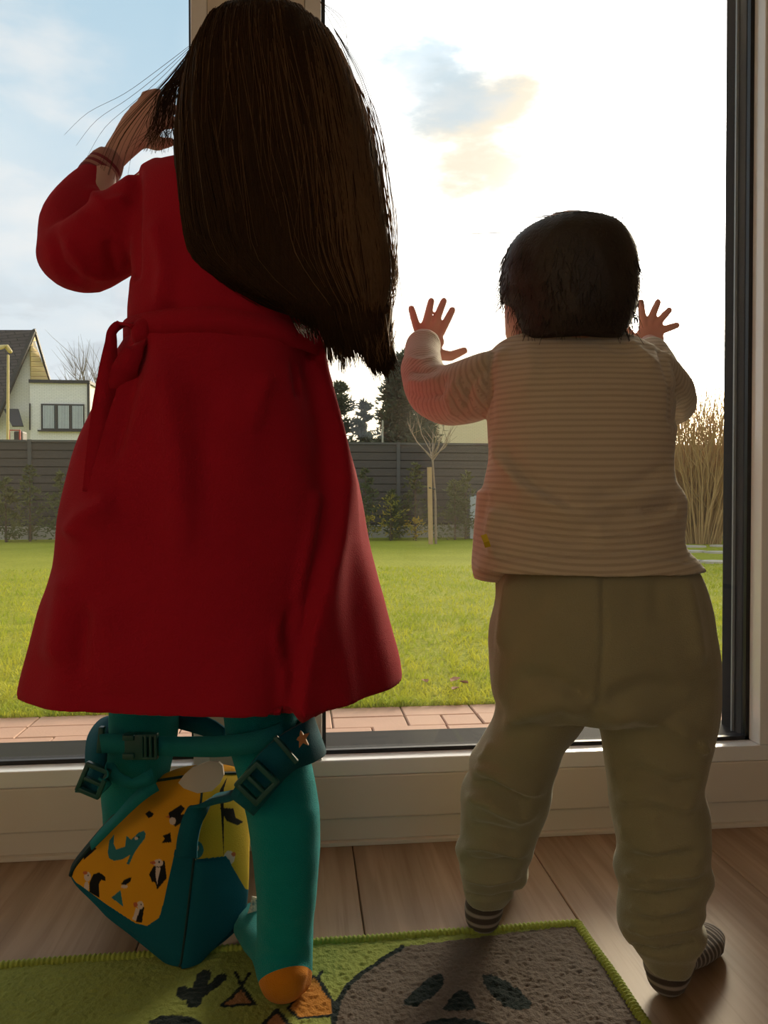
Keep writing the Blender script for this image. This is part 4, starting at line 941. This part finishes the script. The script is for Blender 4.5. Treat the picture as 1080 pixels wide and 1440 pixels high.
# striped top
sp = []
rings = []
for py, l, r, Z, d in crom(TR, 5):
    c = P((l+r)/2, py, Z); rings.append(ellipse(c, R*((r-l)/2/FPX*Z), FH*d, 64, 2.5 if py > 500 else 2.2))
outer = list(rings); last = rings[-1]; cc = np.mean(last, 0); rings.append([cc+(p-cc)*.98-ZUP*.002 for p in last])
for rg in outer[-1:-5:-1]:
    c_ = np.mean(rg, 0); rings.append([c_+(p-c_)*(1-.009/np.linalg.norm(p-c_))+ZUP*.002 for p in rg])
sp.append(loft_rings(rings))
sp.append(ptube(LA, 5, 24)); sp.append(ptube(RA, 5, 24))
sp.append(body([(690, 672, 720, .86, .045), (740, 668, 730, .86, .05), (790, 664, 740, .86, .055), (815, 668, 720, .872, .035)], 4, 24))    # slack front hanging
sme = fused(sp, .0032, 3)
folds(sme, [
    ([(692, 480), (686, 540), (688, 592)], 6, -.004, 1), ([(930, 492), (946, 540), (946, 590)], 6, -.004, 1),
    ([(688, 600), (700, 640), (735, 690), (800, 728), (860, 735)], 11, .006), ([(700, 625), (740, 670), (800, 700)], 11, -.005), ([(690, 690), (720, 720), (790, 760), (850, 772)], 11, -.004),
    ([(945, 690), (900, 702), (840, 715), (790, 710)], 10, .005), ([(950, 730), (890, 745), (820, 752)], 10, .004), ([(940, 655), (890, 680), (830, 692)], 10, -.004), ([(952, 712), (900, 724)], 7, -.004),
    ([(700, 790), (690, 750), (700, 710)], 9, .005), ([(740, 480), (750, 520), (735, 560)], 10, .002), ([(880, 478), (905, 500), (925, 520)], 8, .003), ([(840, 480), (870, 492), (900, 490)], 6, -.002),
    ([(690, 788), (760, 782), (830, 776), (900, 776), (965, 788)], 3, -.0025, 1), ([(690, 510), (660, 540), (655, 585)], 6, -.0035), ([(645, 530), (630, 560), (640, 588)], 6, .003), ([(625, 530), (612, 560)], 5, -.003), ([(575, 520), (600, 522), (622, 515)], 4, -.003), ([(570, 535), (595, 540), (620, 530)], 5, .003), ([(570, 505), (595, 508), (622, 500)], 4, .002), ([(572, 552), (598, 560), (625, 552)], 5, -.0025),
    ([(948, 540), (960, 565), (950, 600)], 6, -.003), ([(668, 660), (680, 700), (672, 740)], 6, -.003)], wob=.0016, wob_scale=26, gain=1.55)
co = get_co(sme); x, y, Z = proj(co)
# stripe coordinate follows the cloth: height on the trunk, length along the sleeves
def along_path(rows, co):
    a = crom(rows, 5); pts = np.array([P(*r[:3]) for r in a]); L = np.r_[0, np.cumsum(np.linalg.norm(np.diff(pts, axis=0), axis=1))]
    dd = np.linalg.norm(co[:, None, :]-pts[None], axis=2); k = dd.argmin(1); kk = np.clip(k, 0, len(pts)-2)
    T = pts[kk+1]-pts[kk]; T /= np.linalg.norm(T, axis=1)[:, None]; return L[kk]+((co-pts[kk])*T).sum(1), dd.min(1)
sl1, d1 = along_path(LA, co); sl2, d2 = along_path(RA, co)
xr = (co-C) @ R
st = co[:, 2]+.010*np.sin((x-690)/250*2.6)*np.clip((y-600)/150, 0, 1)
st = np.where((x < 688) & (y < 610), sl1, np.where((x > 944) & (y < 612), sl2, st))
at = sme.attributes.new('stripe', 'FLOAT', 'POINT'); at.data.foreach_set('value', st.astype(np.float32))
def stripe_mat(name, c1, c2, period, duty, sheen=.7, trans=.16):
    m = bpy.data.materials.new(name); m.use_nodes = True; k = NT(m.node_tree)
    a = k.n('ShaderNodeAttribute', _attribute_name='stripe').outputs['Fac']
    q = k.math('FRACT', k.math('DIVIDE', a, period)); f = k.ramp(k.math('ABSOLUTE', k.math('SUBTRACT', q, .5)), duty-.10, duty+.10)
    c = k.mix(f, c1, c2)
    nz = k.n('ShaderNodeTexNoise', Vector=k.n('ShaderNodeTexCoord').outputs['Object'], Scale=600.0, Detail=2.0).outputs['Fac']
    p = k.n('ShaderNodeBsdfPrincipled', Base__Color=c, Roughness=.95); p.inputs['Specular IOR Level'].default_value = .1; p.inputs['Sheen Weight'].default_value = sheen
    b = k.n('ShaderNodeBump', Height=k.math('ADD', k.math('MULTIPLY', f, -1.0), nz), Strength=.5, Distance=.0012); k.nt.links.new(b.outputs[0], p.inputs['Normal'])
    tr = k.n('ShaderNodeBsdfTranslucent', Color=c); mx = k.n('ShaderNodeMixShader', Fac=trans, i1=p.outputs[0], i2=tr.outputs[0]); k.n('ShaderNodeOutputMaterial', Surface=mx.outputs[0]); return m
M['shirt'] = stripe_mat('striped_jersey', (.68, .59, .46), (.56, .465, .345), .0066, .30)
M['sock'] = stripe_mat('striped_sock', (.075, .058, .052), (.33, .29, .26), .0095, .32, .2, .05)
shirt = link('shirt', sme, 'shirt', toddler, True); shirt['label'] = 'long-sleeved beige top with fine stripes'
M['tagy'] = mat('yellow_tag', (.65, .50, .03), .7)
tgp = P(683, 762, .80); mk('side_tag', *ribbon([P(680, 752, .775), P(684, 762, .772), P(686, 769, .776)], R, .006, .001), 'tagy', shirt)
# collar edge
cp = []
for q in np.linspace(0, 2*math.pi, 49)[:-1]: cp.append(P(808, 469, .914)+R*.058*math.cos(q)+FH*.034*math.sin(q)+ZUP*(.003-.010*math.sin(q)))
mk('collar', *tube(cp+[cp[0]], [.0035]*49, 8), 'shirt', shirt, True)
# trousers
pel = body([(772, 712, 952, .842, .080), (800, 700, 972, .84, .086), (835, 698, 985, .838, .092), (880, 691, 993, .836, .096), (930, 689, 1000, .835, .096), (970, 691, 1001, .836, .088), (998, 702, 1000, .837, .070)], 4, 40, 2.4)
pme = fused([pel, body(LL, 4, 32, 2.2), body(RL, 4, 32, 2.2)], .0034, 3)
folds(pme, [
    ([(848, 800), (850, 900), (842, 990)], 4, -.0022, 1),
    ([(832, 1005), (790, 985), (740, 1000), (700, 1030)], 14, .005), ([(830, 985), (780, 955), (720, 950)], 14, -.004), ([(842, 1010), (890, 1000), (950, 1020), (985, 1050)], 14, .005), ([(850, 990), (905, 965), (965, 975)], 15, -.004),
    ([(662, 1078), (700, 1090), (740, 1108), (768, 1112)], 7, .006), ([(664, 1097), (700, 1112), (745, 1130)], 7, -.006), ([(650, 1118), (690, 1130), (730, 1150), (760, 1140)], 8, .005), ([(652, 1160), (690, 1165), (735, 1178)], 7, -.004), ([(645, 1192), (680, 1188), (720, 1200), (745, 1198)], 6, .005), ([(646, 1208), (690, 1216), (735, 1212)], 5, -.006), ([(648, 1228), (690, 1238), (735, 1228)], 6, .005), ([(648, 1256), (690, 1264), (732, 1254)], 3, -.004, 1), ([(690, 1040), (684, 1060), (670, 1072)], 6, .004),
    ([(858, 1090), (900, 1085), (950, 1105), (985, 1098)], 8, -.005), ([(860, 1125), (910, 1120), (960, 1135), (988, 1128)], 9, .004), ([(866, 1150), (880, 1165), (870, 1185)], 9, .004), ([(872, 1202), (915, 1212), (955, 1204), (988, 1196)], 6, -.005), ([(870, 1226), (910, 1234), (960, 1228), (992, 1220)], 7, .005), ([(876, 1254), (920, 1262), (982, 1250)], 5, -.005), ([(874, 1275), (920, 1284), (975, 1272)], 6, .004), ([(872, 1300), (915, 1312), (985, 1298)], 6, .005), ([(882, 1330), (925, 1339), (975, 1329)], 3, -.005, 1), ([(985, 1040), (992, 1060)], 7, .004), ([(716, 805), (712, 860), (700, 920)], 12, .004), ([(960, 805), (975, 870), (985, 940)], 12, .004), ([(760, 800), (755, 870)], 12, -.002), ([(920, 800), (930, 880)], 12, -.002)], wob=.0030, wob_scale=24, gain=1.6)
tr_o = link('trousers', pme, 'trousers', toddler, True); tr_o['label'] = 'soft sage green trousers with ribbed cuffs'
# socks
for hh, dd, an in ((hlT, dlT, aL), (hrT, drT, aR)):
    me = fused(foot(hh, dd, .130, .0262, an+ZUP*.012, .042), .0026, 3); co = get_co(me); rel = co-hh
    a = me.attributes.new('stripe', 'FLOAT', 'POINT'); a.data.foreach_set('value', np.where(rel @ dd > .035, rel @ dd, .035-rel[:, 2]*.9+.02).astype(np.float32))
    o = link('sock', me, 'sock', toddler, True); o['label'] = 'brown and grey striped sock'

# ================================================================== BACKPACK
def Z5(x, y): return (60+x/2.571, 960+y/2.571)
def Z2(x, y): return (80+x/3.6, 1160+y/3.6)
bag = empty('backpack', on_z(255, 1330)); tag(bag, 'small yellow and teal backpack printed with puffins lying between the legs', 'backpack')
FLB, FRB, FRT, FLT = P(86, 1232, .895), P(254, 1388, .812), P(288, 1082, .895), P(206, 1098, .945)
BRB, BRT = P(350, 1306, .885), P(356, 1082, .955)
FRB[2] = max(FRB[2], -.004); BRB[2] = max(BRB[2], -.002)
BLB = FLB+(BRB-FRB)*.42+FH*.01; BLB[2] = max(BLB[2], .02); BLT = FLT+(BRT-FRT)*.5
def tri(s_, t_, w_):
    s_, t_, w_ = [(k+1)/2 for k in (s_, t_, w_)]; out = 0
    for i, a in ((0, 1-s_), (1, s_)):
        for j, b in ((0, 1-t_), (1, t_)):
            for k, c in ((0, 1-w_), (1, w_)):
                out = out+np.outer(a*b*c, {(0, 0, 0): FLB, (1, 0, 0): FRB, (1, 1, 0): FRT, (0, 1, 0): FLT, (0, 0, 1): BLB, (1, 0, 1): BRB, (1, 1, 1): BRT, (0, 1, 1): BLT}[(i, j, k)])
    return out
N = 240
def bag_face(ax, sg, off=0.0):
    g = np.linspace(-1, 1, N); a, b = [q.ravel() for q in np.meshgrid(g, g, indexing='ij')]; c = np.full(a.shape, float(sg))
    p = {0: (c, a, b), 1: (a, c, b), 2: (a, b, c)}[ax]; q = np.array(p); nrm = (np.abs(q)**9).sum(0)**(1/9); q = q/nrm*1.03
    q[0] *= 1+.0*q[1]; co = tri(*q)
    cen = (FLB+FRB+FRT+FLT+BLB+BRB+BRT+BLT)/8
    bul = (1-a*a)*(1-b*b); o_ = co-cen; co = co+o_/np.linalg.norm(o_, axis=1)[:, None]*(.010*bul+off)[:, None]
    co = co+np.array([[mnoise.noise(Vector(v*22)) for v in co]]).T*np.array([[.0016, .0016, .0016]])
    co[:, 2] = np.maximum(co[:, 2], .0095)
    f = [(i*N+j, (i+1)*N+j, (i+1)*N+j+1, i*N+j+1) for i in range(N-1) for j in range(N-1)]
    if (sg > 0) == (ax == 1): f = [t_[::-1] for t_ in f]
    return co, np.array(f)
def sub(co, f, mask):
    ff = f[mask]; ids = np.unique(ff); mp = np.full(len(co), -1); mp[ids] = np.arange(len(ids)); return co[ids], mp[ff]
YEL = np.array([.70, .33, .018]); MUS = np.array([.60, .40, .035]); BLK = np.array([.012, .012, .014]); WHT = np.array([.62, .50, .46]); BEAK = np.array([.48, .12, .05]); TEL = np.array([.03, .18, .22])
def circ(cx, cy, rx, ry=None, n=18): ry = ry or rx; return [(cx+rx*math.cos(2*math.pi*i/n), cy+ry*math.sin(2*math.pi*i/n)) for i in range(n)]
prints = []
def pr(pts, c, m=Z2): prints.append(([m(*p) for p in pts], c))
pr([(265, 80), (290, 48), (287, 95), (300, 125), (345, 110), (352, 55), (376, 75), (415, 38), (440, 30), (450, 45), (446, 68), (410, 115), (388, 150), (365, 202), (352, 196), (372, 152), (330, 175), (292, 182), (265, 170), (257, 140), (262, 105)], TEL)
pr(circ(402, 68, 9, 8), WHT); pr(circ(415, 62, 4), BLK)
pr([(165, 290), (185, 250), (215, 240), (245, 262), (247, 285), (225, 278), (212, 300), (216, 370), (165, 340)], BLK); pr(circ(155, 262, 17, 24), WHT); pr(circ(150, 312, 12, 26), WHT); pr(circ(143, 243, 12, 9), BEAK); pr(circ(158, 256, 4), BLK)
pr([(545, 178), (556, 270), (508, 328), (497, 290), (482, 288), (466, 250), (488, 212)], BLK); pr(circ(513, 193, 24, 19), WHT); pr([(500, 215), (525, 215), (515, 262), (508, 300), (500, 262)], WHT); pr(circ(486, 192, 14, 9), BEAK); pr(circ(518, 188, 4), BLK)
pr([(322, 300), (345, 275), (378, 264), (372, 288), (345, 306)], BLK); pr(circ(342, 312, 17, 9), WHT); pr([(322, 330), (275, 368), (336, 414)], TEL)
pr([(430, 392), (442, 420), (430, 496), (400, 492), (412, 430)], BLK); pr(circ(422, 406, 17, 20), WHT); pr([(400, 420), (420, 428), (400, 486), (382, 478)], WHT); pr(circ(398, 404, 11, 13), BEAK); pr(circ(426, 402, 4), BLK)
pr([(575, 38), (536, 55), (545, 70), (530, 92), (580, 88)], BLK)
pr([(918, 830), (945, 810), (975, 830), (960, 850), (940, 858)], BLK, lambda x, y: (x/4.5, 960+y/4.5)); pr([(1045, 850), (1075, 838), (1078, 856)], BEAK, lambda x, y: (x/4.5, 960+y/4.5))
pr([(455, 470), (500, 442), (515, 455), (500, 475), (520, 480), (505, 505), (480, 520), (462, 505)], BLK, Z5); pr(circ(470, 500, 12, 14), WHT, Z5)
pr([(640, 452), (690, 455), (698, 488), (726, 503), (705, 516), (665, 500)], BLK, Z5); pr([(655, 640), (640, 390), (668, 340), (655, 385)], BLK, Z5)
pr(circ(675, 632, 20, 24), WHT, Z5); pr(circ(690, 620, 8, 8), BEAK, Z5); pr(circ(552, 604, 30, 34), TEL, Z5); pr(circ(552, 598, 13, 13), WHT, Z5); pr(circ(552, 598, 9, 9), TEL, Z5); pr([(745, 680), (775, 660), (778, 690), (755, 692)], BLK, Z5)
pr([(145, 625), (185, 590), (195, 600), (150, 640)], BLK, Z5)
def bag_paint(o, base):
    me = o.data; co = get_co(me); x, y, Z = proj(co); c = np.tile(base, (len(co), 1))
    for poly, k in prints: c[inside(x, y, poly)] = k
    colors(me, 'print', c)
co, f = bag_face(2, -1); cen = co[f].mean(1); x, y, _ = proj(cen)
trim = [(80, 1226), (112, 1244), (150, 1272), (190, 1298), (207, 1302), (224, 1290), (232, 1262), (246, 1195), (300, 1190), (300, 1500), (60, 1500)]
tm = inside(x, y, trim)
o = mk('front_panel', *sub(co, f, ~tm), 'print', bag, True); bag_paint(o, YEL); o['label'] = 'yellow front panel printed with seals and puffins'
mk('base_trim', *sub(co, f, tm), 'teal', bag, True)
co, f = bag_face(0, 1); cen = co[f].mean(1); x, y, _ = proj(cen); pk = inside(x, y, [(220, 1212), (262, 1210), (318, 1204), (345, 1250), (420, 1270), (420, 1500), (200, 1500)])
o = mk('side_panel', *sub(co, f, ~pk), 'print', bag, True); bag_paint(o, MUS)
mk('side_panel_base', *sub(co, f, pk), 'teal', bag, True)
co2, f2 = bag_face(0, 1, .006); cen = co2[f2].mean(1); x, y, _ = proj(cen); pk = inside(x, y, [(220, 1217), (262, 1213), (322, 1208), (340, 1252), (334, 1300), (284, 1352), (230, 1420)])
o = mk('side_pocket', *sub(co2, f2, pk), 'teal', bag, True); o['label'] = 'teal elastic side pocket'
co, f = bag_face(1, 1); o = mk('top_flap', co, f, 'print', bag, True); bag_paint(o, YEL)
mk('base_panel', *bag_face(1, -1), 'teal', bag, True); mk('zip_side', *bag_face(0, -1), 'pipe', bag, True); mk('back_panel', *bag_face(2, 1), 'teal', bag, True)
def surf_line(pts_stw, r, name, m):
    q = np.array(pts_stw, float).T; q = q/((np.abs(q)**9).sum(0)**(1/9))*1.035; c_ = tri(*q); c_[:, 2] = np.maximum(c_[:, 2], .0105); mk(name, *tube(c_, [r]*len(c_), 8), m, bag, True)
g = np.linspace(-1, 1, 24)
surf_line([(1, k, -1) for k in g], .0013, 'piping', 'pipe'); surf_line([(-1, k, -1) for k in g], .0026, 'piping', 'pipe'); surf_line([(k, 1, -1) for k in g], .002, 'piping', 'pipe'); surf_line([(1, k, 1) for k in g], .0022, 'piping', 'pipe'); surf_line([(1, 1, k) for k in g], .002, 'piping', 'pipe')
pt = [P(a, b, .842) for a, b in ((90, 1226), (112, 1244), (150, 1272), (190, 1297), (207, 1300), (222, 1289))]
# pale name label on the flap
def slab(name, pts, Z, th, m, parent, tilt=0.0):
    v = [P(a, b, Z+tilt*(b-pts[0][1])) for a, b in pts]; n = len(v); w_ = [p+FH*th for p in v]
    return mk(name, v+w_, [tuple(range(n)), tuple(range(2*n-1, n-1, -1))]+[(i, n+i, n+(i+1) % n, (i+1) % n) for i in range(n)], m, parent)
o = slab('name_label', [Z5(*p) for p in ((490, 362), (510, 335), (540, 308), (600, 286), (636, 288), (650, 300), (655, 335), (640, 365), (612, 392), (560, 400), (510, 382))], .872, .004, 'label_w', bag); o['label'] = 'pale oval label on the flap'
# webbing and straps
wb = lambda rows, wid, width, th=.0022, name='webbing', m='webbing', par=None: mk(name, *pribbon(rows, wid, width, th), m, par or bag, True)
o = wb([(142, 1046, .878), (160, 1045, .872), (205, 1048, .866), (255, 1050, .845), (300, 1050, .805), (335, 1047, .785), (372, 1040, .778), (398, 1030, .785)], ZUP, .0215, name='chest_strap'); chest = o
def obox(c, a, b, ha, hb, hn, bev=.0012):
    a = np.array(a, float); a /= np.linalg.norm(a); b = np.array(b, float); b = b-a*(a @ b); b /= np.linalg.norm(b); n = np.cross(a, b)
    v, f = bevel_mesh(box(-ha, ha, -hb, hb, -hn, hn), bev, 2); return [np.array(c)+a*p[0]+b*p[1]+n*p[2] for p in v], f
px_ = .865/FPX
bk_ = MB(); c0 = P(190, 1049, .858); bk_.add(obox(c0, R, ZUP, 13*px_, 18*px_, .005)); bk_.add(obox(P(182, 1036, .855), R, ZUP, 8*px_, 4*px_, .0055)); bk_.add(obox(P(182, 1062, .855), R, ZUP, 8*px_, 4*px_, .0055))
for x_ in (206, 213, 220): bk_.add(obox(P(x_, 1049, .857), R, ZUP, 2.2*px_, 18*px_, .0045))
for y_ in (1033, 1065): bk_.add(obox(P(212, y_, .857), R, ZUP, 10*px_, 2.2*px_, .0045))
o = bk_.build('buckle', 'plastic', chest, True); o['label'] = 'teal plastic side-release buckle'
# strap round the near leg
s1 = wb([(322, 1030, .905), (362, 1022, .905), (405, 1016, .895), (437, 1020, .865), (446, 1034, .825), (432, 1044, .790), (405, 1058, .772), (380, 1080, .766), (355, 1112, .770), (342, 1132, .778)], ZUP*.75-R*.25-FH*.1, [.036, .036, .038, .04, .042, .042, .038, .036, .034, .03], .006, 'shoulder_strap', 'teal'); s1['label'] = 'padded teal strap round the near knee'
W1 = (P(395, 1030, .77)-P(425, 1065, .77)); A1 = P(345, 1118, .77)-P(395, 1066, .77)
def slider(c, a, b, la, lb, parent):
    k = MB(); a = np.array(a); a = a/np.linalg.norm(a); b = np.array(b, float); b = b-a*(a @ b); b /= np.linalg.norm(b)
    for d in (-1, 1): k.add(obox(c+a*la*d, b, a, lb+.002, .0026, .0035)); k.add(obox(c+b*lb*d, a, b, la+.002, .0026, .0035))
    k.add(obox(c+a*.001, b, a, lb, .0022, .003)); o = k.build('slider', 'plastic', parent, True); o['label'] = 'teal plastic strap adjuster'; return o
slider(P(361, 1101, .755), A1, W1, .014, .013, s1)
mk('loop', *obox(P(402, 1054, .764), W1, A1, .017, .0025, .003), 'plastic', s1, True)
st = [Z5(938+ (30 if i % 2 == 0 else 13)*math.sin(2*math.pi*i/10-.25), 204-(36 if i % 2 == 0 else 15)*math.cos(2*math.pi*i/10-.25)) for i in range(10)]
slab('star_badge', st, .781, .004, 'star', s1, tilt=-.0004)
wb([(316, 1033, .915), (300, 1026, .925), (275, 1017, .94), (252, 1013, .962)], ZUP, [.014, .022, .024, .020], .004, 'shoulder_strap_end', 'teal')
# strap round the far leg
s2 = wb([(168, 1006, .975), (152, 1012, .955), (140, 1030, .925), (136, 1055, .895), (134, 1085, .878), (126, 1106, .872), (118, 1112, .880)], R*.8-FH*.3+ZUP*.25, [.02, .024, .028, .028, .026, .024, .02], .006, 'shoulder_strap', 'teal'); s2['label'] = 'padded teal strap round the far knee'
slider(P(131, 1097, .862), P(122, 1118, .862)-P(140, 1075, .862), R, .015, .012, s2)
mk('loop', *obox(P(142, 1040, .882), ZUP+R*.1, FH, .015, .004, .003), 'plastic', s2, True)
wb([(136, 1110, .866), (148, 1098, .862), (152, 1082, .866), (163, 1092, .868), (185, 1102, .870), (207, 1095, .872), (216, 1090, .876)], ZUP*.9+R*.2, [.016, .016, .018, .014, .012, .016, .022], .0016, 'webbing')
wb([(220, 1104, .880), (205, 1112, .880), (185, 1130, .884), (168, 1148, .888), (150, 1166, .894), (128, 1190, .900)], ZUP*.8+R*.5, [.014, .016, .015, .014, .014, .010], .0018, 'webbing')
# side strap rising from the pocket to the adjuster
wb([(262, 1206, .842), (264, 1180, .846), (272, 1150, .848), (287, 1130, .842), (310, 1122, .822), (335, 1117, .790), (350, 1108, .775)], R*.85+ZUP*.5, [.024, .023, .022, .022, .019, .018, .018], .0035, 'side_strap', 'teal')
# colourful pull tab hanging at the back
M['tab'] = mat('patterned_ribbon', (.75, .72, .62), .7, col2=(.03, .20, .30), vs=160)
M['tab2'] = mat('pink_trim', (.62, .16, .15), .7)
tb_ = wb([(361, 1262, .868), (357, 1280, .866), (350, 1298, .862), (346, 1306, .860)], R, .011, .0025, 'pull_tab', 'tab'); tb_['label'] = 'patterned ribbon pull tab'
wb([(348, 1308, .858), (341, 1313, .856)], R+ZUP*.6, .014, .003, 'tab_end', 'tab2', tb_)
